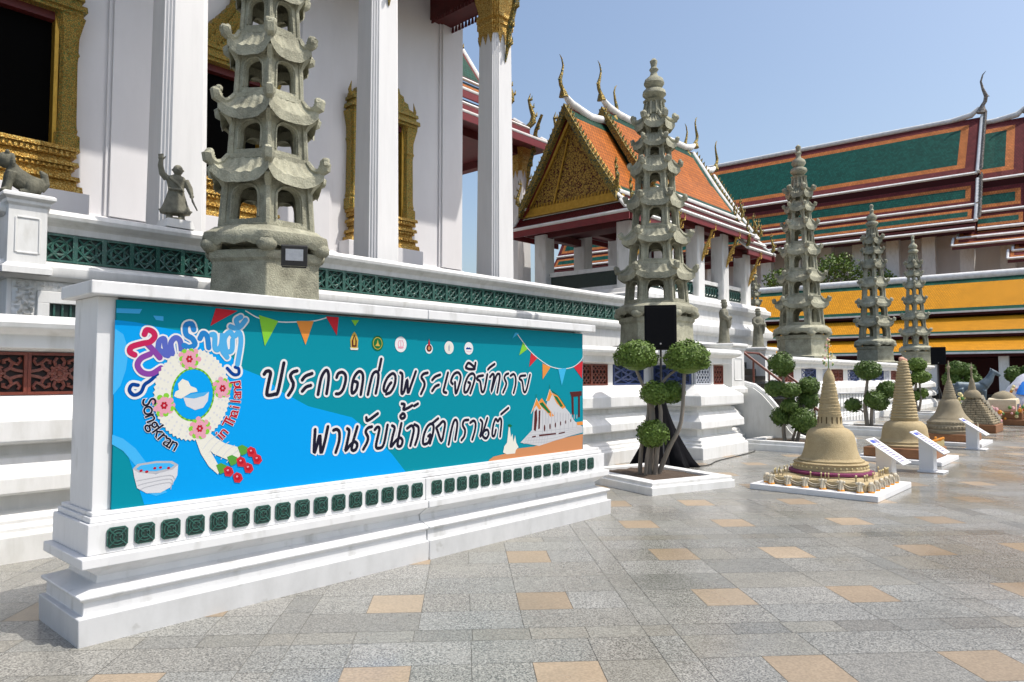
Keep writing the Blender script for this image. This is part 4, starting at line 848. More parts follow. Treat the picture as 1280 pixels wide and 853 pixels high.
m.build('ceiling_beam',DRED,pav)
# balustrades
bal=MB(); grl=MB()
def balus(a0,a1,b,ax=0,b1=None):
    if ax==0:
        bal.box(T,a0,a1,b-.07,b+.07,4.96,5.1); bal.box(T,a0,a1,b-.07,b+.07,4.31,4.5); grl.box(T,a0,a1,b-.02,b+.015,4.5,4.96,1)
        x=a0+.1
        while x<a1-.05:
            grl.tube([T(x,b+.03,4.73+.2*math.sin(t*math.pi/3)) if False else T(x+.1*math.cos(t*math.pi/4),b+.03,4.73+.16*math.sin(t*math.pi/4)) for t in range(9)],.02,4,0); x+=.21
    else:
        bal.box(T,a0-.07,a0+.07,b,b1,4.96,5.1); bal.box(T,a0-.07,a0+.07,b,b1,4.31,4.5); grl.box(T,a0-.015,a0+.015,b,b1,4.5,4.96,1)
for i in range(4): balus(acs[i]+.26,acs[i+1]-.26,-11.98); balus(acs[i]+.26,acs[i+1]-.26,-15.3)
balus(18.68,0,-15.0,1,-12.3)
bal.build('balustrade',WHITE,pav,bevel=.01); grl.build('balustrade_grille',[GLAZE,GLAZED],pav)
# roof sections
rf=MB(); tr=MB(); fl_=MB()
def section(a0,a1,zr,hw_,ze,ends=(1,1),hook=(1,1)):
    """steep two sided roof with skirts; zr ridge, ze eave"""
    dz=zr-ze
    for s in (-1,1):
        B=lambda f:BM+s*hw_*f
        def tt(f0,z0,f1,z1,rings,aa0,aa1,r=.06,sides=(1,1,1,1)):
            p=[T(aa0,B(f0),z0),T(aa1,B(f0),z0),T(aa1,B(f1),z1),T(aa0,B(f1),z1)]
            tier(rf,p[0],p[1],p[2],p[3],rings,.06,4,sides)
            tr.tube([p[0],p[1]],r,6); 
            for e,(x,y) in ((0,(p[0],p[3])),(1,(p[1],p[2]))):
                if ends[e] and (e==1 or f0>.8): tr.tube([x,lerp(x,y,.5)-ZD*.03,y],r*1.1,6)
            rf.box(T,aa0+.02,aa1-.02,min(B(f0),B(f0)-s*.05),max(B(f0),B(f0)-s*.05),z0-.24,z0-.06,4)
        tt(1.0,ze,.84,ze+.17*dz*.62,[(.10,0),(.12,1),(.1,0)],a0,a1)
        tt(.90,ze+.095*dz,.72,ze+.20*dz,[(.10,0),(.1,1),(.1,0)],a0+.05,a1-.05)
        tt(.79,ze+.185*dz,.40,ze+.56*dz,[(.30,1),(.3,2)],a0+.1,a1-.1,.07,(0,1,1,0))
        p=[T(a0+.1,B(.40),ze+.56*dz),T(a1-.1,B(.40),ze+.56*dz),T(a1-.1,B(.0),zr),T(a0+.1,B(.0),zr)]
        tier(rf,p[0],p[1],p[2],p[3],[(.42,1),(.3,2)],.06,4,(0,1,0,1))
        for e,(x,y) in ((0,(p[0],p[3])),(1,(p[1],p[2]))):
            if ends[e] and e==1: tr.tube([x,y],.08,6)
        for e,aa in ((0,a0),(1,a1)):
            sg=-1 if e==0 else 1
            for f,z in ((1.0,ze),(.79,ze+.185*dz)):
                m=MB(); flame(m,T(aa,B(f)-s*.05,z+.05),UD*.35*sg+ND*s*.6,.85 if e else 1.0,.055); m.build('flame_finial',GLASSG,pav,smooth=40)
            # serrated bargeboard along the verge
            m=MB(); zf=lambda f: ze+.185*dz+(.375*dz*(.79-f)/.39 if f>.40 else .375*dz+.44*dz*(.40-f)/.40)
            x0,x1=(aa-.10,aa+.08) if e==0 else (aa-.05,aa+.06)
            for f0,f1 in ((.80,.40),(.40,0.0)):
                m.prism([(B(f0),zf(f0)-.26),(B(f1),zf(f1)-.30),(B(f1),zf(f1)+.08),(B(f0),zf(f0)+.08)],x0,x1,lambda x,y,h:T(h,x,y))
            n=20
            for k in range(n):
                f0=.79*(1-k/n); q=T((x0+x1)/2,B(f0),zf(f0)+.06)
                m.tube([q-ZD*.05,q+ZD*.07+ND*s*.02,q+ZD*.15+ND*s*.07],[.06,.045,.008],6)
            m.build('bargeboard',GLASSG,pav,smooth=40)
    k0=-1 if hook[0] else 0
    pts=[T(a0-.1,BM,zr+.38),T(a0+.3,BM,zr+.16),T(a0+.9,BM,zr+.05),T((a0+a1)/2,BM,zr),T(a1-.9,BM,zr+.05),T(a1-.3,BM,zr+.16),T(a1+.1,BM,zr+.38)]
    tr.tube(pts,[.07,.13,.15,.15,.15,.13,.07],8)
    for aa,sg in ((a0-.12,-1),(a1+.12,1)):
        m=MB(); chofa(m,T(aa,BM,zr+.35),UD*sg,1.25,.05,0,0); m.build('ridge_finial',GLASSG,pav,smooth=40)
section(17.75,20.4,10.25,2.42,6.52)
section(19.85,26.35,10.75,2.46,7.02)
section(25.9,28.15,10.2,2.42,6.52)
rf.build('tiled_roof',MATS,pav); tr.build('white_ridge',MORTAR,pav,smooth=60)
# gable
m=MB(); m.prism([(BM-1.85,7.22),(BM+1.85,7.22),(BM+.95,8.55),(BM,10.15),(BM-.95,8.55)],18.12,18.22,lambda x,y,h:T(h,x,y)); gb=m.build('gable_panel',GOLDF,pav)
m=MB(); m.box(T,17.98,18.12,BM-1.95,BM+1.95,7.02,7.24); m.box(T,17.92,18.12,BM-2.0,BM+2.0,6.95,7.03); 
for k in range(30): m.box(T,18.0,18.06,BM-1.9+k*.127,BM-1.82+k*.127,7.24,7.36,taper=.02)
m.build('gable_sill',GOLDP,gb)
m=MB()
for s in (-1,1):
    m.tube([T(18.08,BM+s*1.85,7.24),T(18.08,BM+s*.98,8.5),T(18.08,BM+s*.05,10.0)],.07,6); m.build('gable_rib',GOLDP,gb,smooth=40); m=MB()
m.tube([T(18.06,BM-.75,7.26),T(18.06,BM-.15,9.3)],.035,6); m.build('gable_pole',GOLDP,gb,smooth=40)
# skirt roof below the gable
for e,a_in,a_out in ((0,18.1,17.55),(1,27.7,28.3)):
    m=MB(); t2=MB(); p0,p1,q1,q0=T(a_out,BM-2.5,6.5),T(a_out,BM+2.5,6.5),T(a_in,BM+2.0,6.96),T(a_in,BM-2.0,6.96)
    tier(m,p0,p1,q1,q0,[(.12,1),(.2,0)],.06,4)
    t2.tube([p0,p1],.06,6); t2.tube([p0,q0],.055,6); t2.tube([p1,q1],.055,6); t2.tube([q0,q1],.05,6)
    m.box(T,a_out-.02,a_out+.03,BM-2.48,BM+2.48,6.24,6.45,4)
    m.build('skirt_roof',MATS,pav); t2.build('skirt_edging',MORTAR,pav,smooth=60)

# ================================================================ gallery with yellow roof
gal=thing('cloister_gallery','long low gallery with three tiers of yellow and green roof tiles','gallery',V(-10,60,0),VTH)
rf=MB(); tr=MB(); GM=[G_YE,G_GR,DRED,MORTAR,T_MA]
S0,S1=-60,26
def gt(d0,z0,d1,z1,top,bot):
    p0,p1,q1,q0=V(S0,d0,z0),V(S1,d0,z0),V(S1,d1,z1),V(S0,d1,z1); L=(q0-p0).length
    def band(t0,t1,mi):
        a,b=lerp(p0,q0,t0/L),lerp(p1,q1,t0/L); c,d=lerp(p1,q1,t1/L),lerp(p0,q0,t1/L); rf.face([a,b,c,d],mi,[(0,t0),(S1-S0,t0),(S1-S0,t1),(0,t1)])
    band(0,bot,1); band(bot,L-top,0); 
    if top: band(L-top,L,1)
    dn=Vector((0,0,-.12)); rf.face([p0+dn,p1+dn,q1+dn,q0+dn],2)
    rf.box(V,S0,S1,d0,d0+.12,z0-.28,z0-.03,4); tr.box(V,S0,S1,d0-.05,d0+.1,z0-.10,z0+.04)
gt(62.1,6.45,65.9,9.35,.75,.5); gt(60.3,4.72,62.3,6.0,0,.36); gt(58.7,3.28,60.6,4.42,0,.3)
rf.build('tiled_roof',GM,gal)
tr.tube([V(S0,66,9.5),V(S1,66,9.5)],.33,10); tr.build('white_ridge',MORTAR,gal,smooth=60)
m=MB(); m.face([V(S0,66,9.3),V(S1,66,9.3),V(S1,73,3.2),V(S0,73,3.2)]); m.build('rear_roof',G_YE,gal)
m=MB(); m.box(V,S0,S1,66.5,66.9,0,6); m.box(V,S0,S1,58.8,66.5,3.0,3.05); m.build('back_wall',DRED,gal)
c0=None
for i in range(18):
    s=-30+i*4.3
    m=MB(); m.box(V,s-.3,s+.3,59.3,59.9,0,3.1); c=m.build('column',WHITE,gal,bevel=.02)
m=MB(); m.box(V,S0,S1,59.0,73,0,.35); m.build('gallery_floor',GR3,gal)
# ================================================================ great hall beyond
vih=thing('great_hall','huge temple hall beyond the gallery with a dark green roof framed in orange and maroon','temple',V(-25,90,0),VTH)
FM=[F_MA,F_OR,F_GR,MORTAR,DRED]
rf=MB(); tr=MB()
def hsec(s0,s1,dz,hook=True,left=1):
    def t(d0,z0,d1,z1,rings):
        p=[V(s0,d0,z0+dz),V(s1,d0,z0+dz),V(s1,d1,z1+dz),V(s0,d1,z1+dz)]; tier(rf,p[0],p[1],p[2],p[3],rings,.3,4,(left,1,1,1)); tr.tube([p[0],p[1]],.17,6); return p
    rings=[(1.15,0),(.75,1),(1,2)]
    p=t(87.3,22.75,94,30.6,rings); 
    t(85.5,19.1,87.2,21.9,[(.55,0),(.45,1),(1,2)]) ; t(84.1,17.2,85.4,18.9,[(.35,0),(.35,1),(1,2)]); t(83.3,16.3,84.3,17.0,[(.15,0),(.2,1),(.2,0)])
    rf.box(V,s0,s1,83.25,83.4,15.9,16.25) if dz==0 else None
    for d,z0,z1 in ((87.25,21.95,22.7),(85.45,18.95,19.05),(84.2,17.0,17.15)): rf.box(V,s0,s1-.05,d,d+.2,z0+dz,z1+dz,0)
    # rear slope
    rf.face([V(s0,94,30.6+dz),V(s1,94,30.6+dz),V(s1,104,16+dz),V(s0,104,16+dz)],0)
    pts=[V(s0,94,30.75+dz),V(s1-3,94,30.75+dz),V(s1-1,94,31.0+dz),V(s1-.2,94,31.7+dz)]
    tr.tube(pts,[.3,.3,.34,.2],8)
    tr.tube([V(s1+.05,94,30.7+dz),V(s1+.05,87.3,22.85+dz)],.22,6); tr.tube([V(s1+.05,87.2,22.1+dz),V(s1+.05,85.5,19.2+dz)],.2,6); tr.tube([V(s1+.05,85.4,19.0+dz),V(s1+.05,84,17.2+dz)],.2,6)
    n=46; fn=MB()
    for k in range(n):
        t_=k/n; d=94-10*t_; z=(30.7-(94-d)/6.7*7.9) if d>87.3 else (22-(87.2-d)/1.7*2.9 if d>85.5 else 19-(85.5-d)*1.25)
        q=V(s1+.25,d,z+dz+.1); fn.tube([q,q+Vector((.12,-.1,.3)),q+Vector((.1,-.1,.6))],[.2,.14,.02],5)
    fn.build('verge_ornament',ORN,vih,smooth=40); fn=MB()
    if hook: chofa(fn,V(s1,94,31.3+dz),Vector((.6,-.5,0)),4.4,.16,0,0); fn.build('ridge_finial',ORN,vih,smooth=40)
ORN=mat('far_roof_ornament',(.20,.17,.13),(.08,.05,.04),rough=.6,scale=3,c3=(.45,.42,.36),s3=6,m3=.58)
hsec(-60,-7.9,0); hsec(-7.75,-3.7,-.9,True,0); hsec(-3.6,2.5,-2.2,True,0); 
rf.build('tiled_roof',FM,vih); tr.build('white_ridge',MORTAR,vih,smooth=60);
# lower porch eaves stepping down to the right
m=MB(); tr=MB()
for s0,s1,d,z in ((-9.8,-2.6,82.6,14.6),(-5.2,8,81.4,12.7)):
    for dd,zz in ((0,0),(.9,.85)):
        p=[V(s0+dd*.4,d+dd,z+zz),V(s1,d+dd,z+zz),V(s1,d+dd+1.2,z+zz+1.0),V(s0+dd*.4,d+dd+1.2,z+zz+1.0)]; tier(m,p[0],p[1],p[2],p[3],[(.2,0),(.3,1),(.3,0)],.2,4); tr.tube([p[0],p[1]],.14,6); tr.tube([p[0],p[3]],.12,6)
    m.box(V,s0,s1,d,d+.1,z-.4,z-.1,4)
m.build('porch_roof',FM,vih); tr.build('porch_edging',MORTAR,vih,smooth=60)
m=MB(); m.box(V,-60,20,88.0,88.6,0,17); m.build('hall_wall',WALLW,vih)
m=MB(); m.box(V,-60,-7.9,83.6,88,16.6,16.8); m.build('soffit',DRED,vih)
for i in range(15):
    s=-50+i*3.42+.1
    if s>6: continue
    m=MB(); m.box(V,s-.62,s+.62,85.6,86.8,0,16.6); m.build('column',WHITE,vih,bevel=.03)

# ================================================================ stone pagodas
def hexv(r,rot,i): an=rot+i*math.pi/3; return Vector((r*math.cos(an),r*math.sin(an),0))
def hexring(m,prof,rot,c,mi=0,cap=True):
    rows=[[c+hexv(r,rot,i)+Vector((0,0,z)) for i in range(6)] for r,z in prof]; i0=m.grid(rows,mi,cu=True)
    if cap: m.cap([i0+i for i in range(6)][::-1],mi); m.cap([i0+(len(prof)-1)*6+i for i in range(6)],mi)
def storey(m,c,rot,r0,r1,z0,z1,near):
    """hollow hexagonal storey with an arched opening in each face"""
    h=z1-z0
    for i in range(6):
        A0,B0,A1,B1=hexv(r0,rot,i),hexv(r0,rot,i+1),hexv(r1,rot,i),hexv(r1,rot,i+1)
        th=r0*.16
        def P(u,v,d=0.0):
            p=lerp(lerp(A0,B0,u),lerp(A1,B1,u),v); n=((A0+B0)*.5).normalized(); return c+p-n*d+Vector((0,0,z0+h*v))
        w0,w1=.5-.27,.5+.27; sp=.56; top=.80; sill=.16
        arch=[(w0,sill),(w0,sp)]
        k=8 if near else 5
        for q in range(1,k):
            t=math.pi*(1-q/k); y=math.sin(t); x=math.cos(t)
            arch.append((.5+.27*x,sp+(top-sp)*(y**.8)))
        arch+=[(w1,sp),(w1,sill)]
        m.face([P(0,0),P(1,0),P(w1,sill),P(w0,sill)]); m.face([P(0,0),P(w0,sill),P(w0,sp),P(0,sp)]); m.face([P(1,0),P(1,sp),P(w1,sp),P(w1,sill)])
        ar=arch[1:-1]; n=len(ar)
        for q in range(n-1):
            a,b=ar[q],ar[q+1]; ta,tb=q/(n-1),(q+1)/(n-1)
            m.face([P(*a),P(*b),P(tb,1),P(ta,1)])
        m.face([P(0,sp),P(w0,sp),P(0,1)]); m.face([P(1,sp),P(1,1),P(w1,sp)])
        for q in range(len(arch)):
            a,b=arch[q],arch[(q+1)%len(arch)]; m.face([P(*a),P(*b),P(*b,th),P(*a,th)])
        # inner face so that the wall has thickness
        m.face([P(.02,0,th),P(w0,0,th),P(w0,1,th),P(.02,1,th)]); m.face([P(w1,0,th),P(.98,0,th),P(.98,1,th),P(w1,1,th)]); m.face([P(w0,top,th),P(w1,top,th),P(w1,1,th),P(w0,1,th)]); m.face([P(w0,0,th),P(w1,0,th),P(w1,sill,th),P(w0,sill,th)])
        if near:
            # raised label round the arch and corner post
            m.tube([P(x+(-.04 if x<.5 else .04),y+.02,-.012) for x,y in arch],.018*r0/.75,5)
        p0=c+hexv(r0*1.0,rot,i)+Vector((0,0,z0)); p1=c+hexv(r1*1.0,rot,i)+Vector((0,0,z1)); m.tube([p0,p1],.055*r0/.75,6)
    hexring(m,[(r0*1.08,z0-.03),(r0*1.08,z0+h*.05),(r0*1.02,z0+h*.07)],rot,c)
    hexring(m,[(r1*.98,z1-h*.09),(r1*1.12,z1-h*.04),(r1*1.2,z1+.02)],rot,c,cap=False)
def proof(m,c,rot,ri,zi,ro,zo,near,seed,lf=.75):
    """upturned tiled roof: inner radius/height, eave radius/height"""
    n=14 if near else 8; k=6 if near else 4; H=zi-zo; rr=random.Random(seed)
    lift=H*lf; th=H*.55
    def P(i,u,v,und=0):
        """u -1..1 along the face, v 0 inner..1 eave"""
        r=ri+(ro-ri)*v; a,b=hexv(1,rot,i),hexv(1,rot,i+1); t=(u+1)/2
        p=lerp(a,b,t)*r; e=abs(u)**3.2
        p=p*(1+.07*e*v)
        z=zi-(H)*(.35*v+.65*(1-(1-v)**2.0))+lift*(abs(u)**3.4)*v*v
        if und: z-=th*(.5+.5*v)+.0
        elif .05<v: z+=math.sin((u+1)*math.pi*(5.5))*H*.07*(1 if v<.98 else .5)
        return c+p+Vector((0,0,z))
    for i in range(6):
        us=[-1+2*j/n for j in range(n+1)] if near else [-1+2*j/n for j in range(n+1)]
        if near: us=[-1+2*j/(n*2) for j in range(2*n+1)]
        else: us=[-1+2*j/(n+8) for j in range(n+9)]
        top=[[P(i,u,v/k) for u in us] for v in range(k+1)]; bot=[[P(i,u,v/2,1) for u in us] for v in range(3)]
        m.grid(top); m.grid(bot[::-1]); m.grid([top[-1],bot[-1]])
        # hip ridge with curled tip
        q=[P(i,-1,t) + Vector((0,0,H*.06)) for t in (0,.3,.6,.85,1.0)]
        d=(q[-1]-q[-2]).normalized(); o=Vector((d.x,d.y,0)).normalized()
        q+=[q[-1]+o*H*.08+Vector((0,0,H*.22)),q[-1]-o*H*.10+Vector((0,0,H*.42))]
        w=H*.17; m.tube(q,[w*.8,w,w*1.2,w*1.5,w*1.9,w*1.8,w*.9],6)
        if near:
            for kk in range(3): m.ball(q[-2]+Vector((rr.uniform(-1,1)*H*.12,rr.uniform(-1,1)*H*.12,rr.uniform(-.2,.2)*H)),H*.22,7,5)
        # eave bracket under the corner
        m.tube([P(i,-1,.75,1)-Vector((0,0,.0)),P(i,-1,.35,1)-Vector((0,0,H*.5)),c+hexv(ri*.98,rot,i)+Vector((0,0,zo-H*.95))],[H*.18,H*.2,H*.07],5)
SCHEME=[ # radii and heights of each storey and roof, for a pagoda 6.65 m tall
 ('st',.67,.61,1.03,1.68),('rf',.60,1.92,.80,1.68),('st',.57,.53,1.92,2.48),('rf',.52,2.71,.71,2.48),('st',.50,.465,2.71,3.28),('rf',.455,3.53,.60,3.30),('st',.43,.40,3.53,4.06),('rf',.385,4.29,.52,4.07),('st',.36,.33,4.29,4.62),('rf',.31,4.83,.455,4.64),('st',.29,.265,4.83,5.09),('rf',.20,5.36,.42,5.10)]
def pagoda(x,y,z,h,rot,label,near=False,wide=1.0,ped=0.0,lift=.5):
    t=thing('stone_pagoda',label,'pagoda',(x,y,z),0,'stone pagodas along the terrace')
    c=Vector((x,y,z)); k=h/6.65; kr=k*wide
    m=MB()
    if ped: hexring(m,[(.86*kr,0),(.86*kr,ped*.5),(.84*kr,ped+.01)],rot,c)
    c=c+Vector((0,0,ped)); z=z+ped
    hexring(m,[((.86 if ped else 1.03)*kr,0),((.86 if ped else 1.03)*kr,.10*k),((.82 if ped else .95)*kr,.13*k)],rot,c)
    hexring(m,[(.86*kr,.13*k),(.81*kr,.18*k),(.79*kr,.60*k),(.83*kr,.64*k),(.84*kr,.74*k)],rot,c)
    weather(m,.008*k,4,x); m.build('pedestal',STONE,t,smooth=30,bevel=.015 if near else 0)
    m=MB()
    hexring(m,[(.55*kr,.70*k),(.55*kr,.86*k)],rot,c); m.build('core_block',STONE,t)
    for i in range(6):
        m=MB(); p=c+hexv(.80*kr,rot,i); p.z=z+.80*k; m.ball(p,.14*kr,10,7,0,(1,1,.75)); m.build('lion_foot',STONE,t,smooth=60)
    # scalloped slab
    m=MB(); rows=[]
    nn=60
    for r,zz,sc in ((.50,.80,0),(.74,.82,0),(.87,.83,1),(.915,.88,1),(.90,.945,0),(.83,.98,0),(.76,1.03,0)):
        row=[]
        for q in range(nn):
            an=2*math.pi*q/nn; f=math.cos(math.pi/6)/math.cos((an%(math.pi/3))-math.pi/6); f=.55*f+.45
            dz=-abs(math.sin(an*9))*.05*k if sc else 0
            row.append(c+Vector((math.cos(an+rot)*r*kr*f,math.sin(an+rot)*r*kr*f,zz*k+dz)))
        rows.append(row)
    i0=m.grid(rows,cu=True); m.cap([i0+q for q in range(nn)][::-1]); m.cap([i0+6*nn+q for q in range(nn)])
    weather(m,.012*k,5,x); m.build('lotus_slab',STONE,t,smooth=50)
    for j,s in enumerate(SCHEME):
        m=MB()
        if s[0]=='st': storey(m,c,rot,s[1]*kr,s[2]*kr,s[3]*k,s[4]*k,near); weather(m,.011*k,5.5,x); m.build('storey',STONE,t,smooth=30)
        else: proof(m,c,rot,s[1]*kr,s[2]*k,s[3]*kr,s[4]*k,near,j,lift); weather(m,.013*k,5.5,x); m.build('roof',STONE,t,smooth=40)
    m=MB()
    m.lathe(c,[(r*kr,zz*k) for r,zz in ((.22,5.34),(.24,5.40),(.20,5.46),(.19,5.60),(.26,5.66),(.12,5.70),(.20,5.74),(.27,5.82),(.25,5.90),(.14,5.96),(.19,6.0),(.235,6.07),(.20,6.17),(.09,6.25),(.07,6.33),(.11,6.40),(.06,6.46),(.075,6.52),(.09,6.60),(.03,6.66))],14)
    for q in range(12):
        an=2*math.pi*q/12; m.tube([c+Vector((math.cos(an)*.26*kr,math.sin(an)*.26*kr,5.30*k)),c+Vector((math.cos(an)*.21*kr,math.sin(an)*.21*kr,5.62*k))],.025*kr,5)
    weather(m,.010*k,6,x); m.build('finial',STONE,t,smooth=50)
    return t
def px(x,Y): return (x-640)/889*Y
pagoda(px(331,10.1),10.1,2.208,7.45,math.atan2(-10.1,-px(331,10.1)),'large weathered stone pagoda close behind the banner with a black floodlight on its base',True,.905,.30,.62)
pagoda(px(821,16.2),16.2,2.208,6.80,math.atan2(-16.2,-px(821,16.2))+R(30),'stone pagoda behind the black loudspeaker with open arched windows and a bulb-shaped finial',True,1.0,0,.40)
pagoda(px(1003,25.3),25.3,2.208,7.75,math.atan2(-25.3,-px(1003,25.3))+R(20),'tall stone pagoda just right of the stairs and standing above the round topiary ball',False,.92)
pagoda(px(1094,35.6),35.6,2.208,8.1,math.atan2(-35.6,-px(1094,35.6))+R(8),'slim stone pagoda before the yellow roof with a tree behind its left side',False,.90)
pagoda(px(1145,43.1),43.1,2.208,8.0,math.atan2(-43.1,-px(1145,43.1))+R(4),'farthest and smallest looking stone pagoda next to the second black loudspeaker',False,.88)
# pagoda far behind pavilion, only its lower tiers show past the pavilion corner
pagoda(px(944,33),33,2.208,4.6,.3,'stone pagoda half hidden behind the corner of the open pavilion',False,.9)
# floodlight on the near pagoda's base
fl=thing('floodlight','small black floodlight with white glass resting on the near pagoda base','floodlight',(px(367,9.15),9.15,3.0))
c=Vector((px(366,9.2),9.2,3.21)); d=(Vector((0,0,1.65))-c); d.z=0; d.normalize(); rz=math.atan2(d.x,-d.y)
X=Vector((math.cos(rz),math.sin(rz),0)); Nn=Vector((d.x,d.y,-.35)).normalized(); Y=Nn.cross(X)
if Y.z<0: Y=-Y
FL_=lambda x,y,z:c+X*x+Nn*y+Y*z
DARKM=mat('black_powder_coat',(.02,.02,.02),(.035,.035,.035),rough=.5,scale=20)
LENS=mat('frosted_glass',(.62,.64,.66),(.5,.52,.55),rough=.2,scale=30)
m=MB(); m.box(FL_,-.165,.165,-.08,0,-.135,.135,taper=0); m.build('housing',DARKM,fl,bevel=.01)
m=MB(); m.box(FL_,-.11,.11,.001,.012,-.06,.09); m.build('lens',LENS,fl)
m=MB(); m.tube([FL_(-.15,-.04,0),FL_(-.15,-.06,-.16),FL_(.15,-.06,-.16),FL_(.15,-.04,0)],.012,6); m.build('bracket',DARKM,fl)
# ================================================================ carved figures
def remesh(o,v):
    r=o.modifiers.new('Remesh','REMESH'); r.mode='VOXEL'; r.voxel_size=v; r.use_smooth_shade=True
    s=o.modifiers.new('Smooth','SMOOTH'); s.factor=.5; s.iterations=1
def stone_court_figure(p,h,face,mat_,label,hat=True,vox=.012):
    """robed standing figure with folded hands; face = direction it looks"""
    c=Vector(p); k=h/1.7; f=Vector((math.cos(face),math.sin(face),0)); s=Vector((-f.y,f.x,0))
    P=lambda x,y,z:c+s*x*k+f*y*k+Vector((0,0,z*k))
    t=thing('stone_figure',label,'statue',p,0,'stone guardian figures')
    m=MB(); rows=[]
    for rx,ry,z,oy in ((.30,.24,0,0),(.29,.23,.12,0),(.26,.20,.45,.0),(.24,.19,.75,0),(.23,.18,.95,.01),(.26,.19,1.12,.0),(.29,.19,1.28,-.01),(.24,.15,1.38,-.01),(.09,.09,1.44,0),(.08,.08,1.50,.01)):
        rows.append([P(math.cos(2*math.pi*q/20)*rx*(1+.05*math.sin(q*2.5)*(z<.9)),math.sin(2*math.pi*q/20)*ry+oy,z) for q in range(20)])
    i0=m.grid(rows,cu=True); m.cap([i0+q for q in range(20)][::-1]); m.cap([i0+9*20+q for q in range(20)])
    m.ball(P(0,.02,1.58),.125*k,14,10,0,(1,1,1.18)); m.ball(P(0,.13,1.565),.028*k,6,5); m.ball(P(.12,.0,1.57),.03*k,6,5); m.ball(P(-.12,.0,1.57),.03*k,6,5)
    if hat: m.lathe(P(0,0,1.66),[(.14*k,0),(.15*k,.03*k),(.11*k,.05*k),(.11*k,.13*k),(.07*k,.16*k)],14)
    for q in (-1,1):
        m.tube([P(q*.27,0,1.30),P(q*.33,.04,1.12),P(q*.27,.16,1.0),P(q*.10,.25,1.06),P(q*.02,.26,1.08)],[.08*k,.085*k,.085*k,.075*k,.05*k],10)
        m.tube([P(q*.20,.20,1.02),P(q*.16,.22,.80),P(q*.14,.20,.62)],[.07*k,.055*k,.03*k],8)
        for w in range(4): m.tube([P(q*.04,.29,1.03+.025*w),P(-q*.03,.31,1.04+.025*w)],.014*k,5)
    m.tube([P(-.25,.0,.92),P(0,.20,.90),P(.25,.0,.92)],.03*k,6)
    o=m.build('body',mat_,t,smooth=60); remesh(o,vox*k)
    m=MB(); m.box(W,c.x-.26*k,c.x+.26*k,c.y-.24*k,c.y+.24*k,c.z-.02,c.z+.05*k); m.build('base',mat_,t,bevel=.01)
    return t
pF=T(16.2,-7.66,2.43); stone_court_figure(pF,1.0,R(-25),STONEG,'grey stone robed figure with folded hands on the pedestal left of the stairs')
pF=T(18.95,-7.98,2.43); stone_court_figure(pF,1.0,R(-60),STONEG,'second grey stone robed figure on the pedestal right of the stairs')
# guardian with a raised arm
c=T(4.64,-11.20,4.052); t=thing('guardian_figure','small stone warrior with one arm raised and a stick in the other hand','statue',c)
f=Vector((.45,-.89,0)).normalized(); s=Vector((f.y,-f.x,0))
P=lambda x,y,z:c+s*x+f*y+Vector((0,0,z))
m=MB(); rows=[]
for rx,ry,z in ((.20,.13,.10),(.22,.14,.14),(.17,.12,.26),(.13,.10,.40),(.11,.085,.48),(.125,.09,.56),(.145,.09,.64),(.12,.075,.69),(.05,.05,.72)):
    rows.append([P(math.cos(2*math.pi*q/24)*rx*(1+.10*math.sin(q*3.1)*(z<.3)),math.sin(2*math.pi*q/24)*ry,z) for q in range(24)])
i0=m.grid(rows,cu=True); m.cap([i0+q for q in range(24)][::-1]); m.cap([i0+8*24+q for q in range(24)])
for q in (-1,1):
    m.tube([P(q*.08,0,.22),P(q*.085,.01,.05),P(q*.085,.02,.02)],[.06,.05,.05],8); m.ball(P(q*.085,.05,.03),.055,8,6,0,(.9,1.2,.6))
    m.tube([P(q*.16,.0,.14),P(q*.24,.02,.16)],[.05,.01],6)
m.ball(P(-.02,.03,.79),.075,14,10,0,(1,1,1.12)); m.ball(P(-.02,.10,.785),.018,6,5); m.ball(P(-.02,.0,.855),.026,8,6); m.ball(P(.055,.02,.79),.018,6,5); m.ball(P(-.095,.02,.79),.018,6,5)
m.tube([P(.13,0,.65),P(.20,.02,.72),P(.225,.03,.84),P(.22,.04,.92)],[.055,.048,.04,.032],9)
m.ball(P(.22,.04,.95),.042,8,6)
for q in range(4): m.tube([P(.195+.018*q,.05,.97),P(.19+.022*q,.055,1.02-.004*q)],.010,5)
m.tube([P(.18,.04,.94),P(.155,.05,.985)],.011,5)
m.tube([P(-.13,0,.64),P(-.19,.02,.52),P(-.215,.06,.42)],[.055,.05,.035],9); m.ball(P(-.222,.07,.39),.036,8,6)
m.tube([P(.11,.09,.66),P(-.02,.11,.56),P(-.11,.09,.44)],.018,6); m.tube([P(-.11,.08,.48),P(0,.11,.47),P(.11,.08,.48)],.022,6)
o=m.build('body',STONEG,t,smooth=60); remesh(o,.0075)
m=MB(); m.tube([P(-.205,.10,.44),P(-.235,.12,.30),P(-.30,.15,.16)],[.012,.016,.010],7); m.build('stick',STONEG,t,smooth=60)
m=MB(); m.lathe(c,[(.15,0),(.16,.015),(.14,.03)],14); m.build('base',STONEG,t)
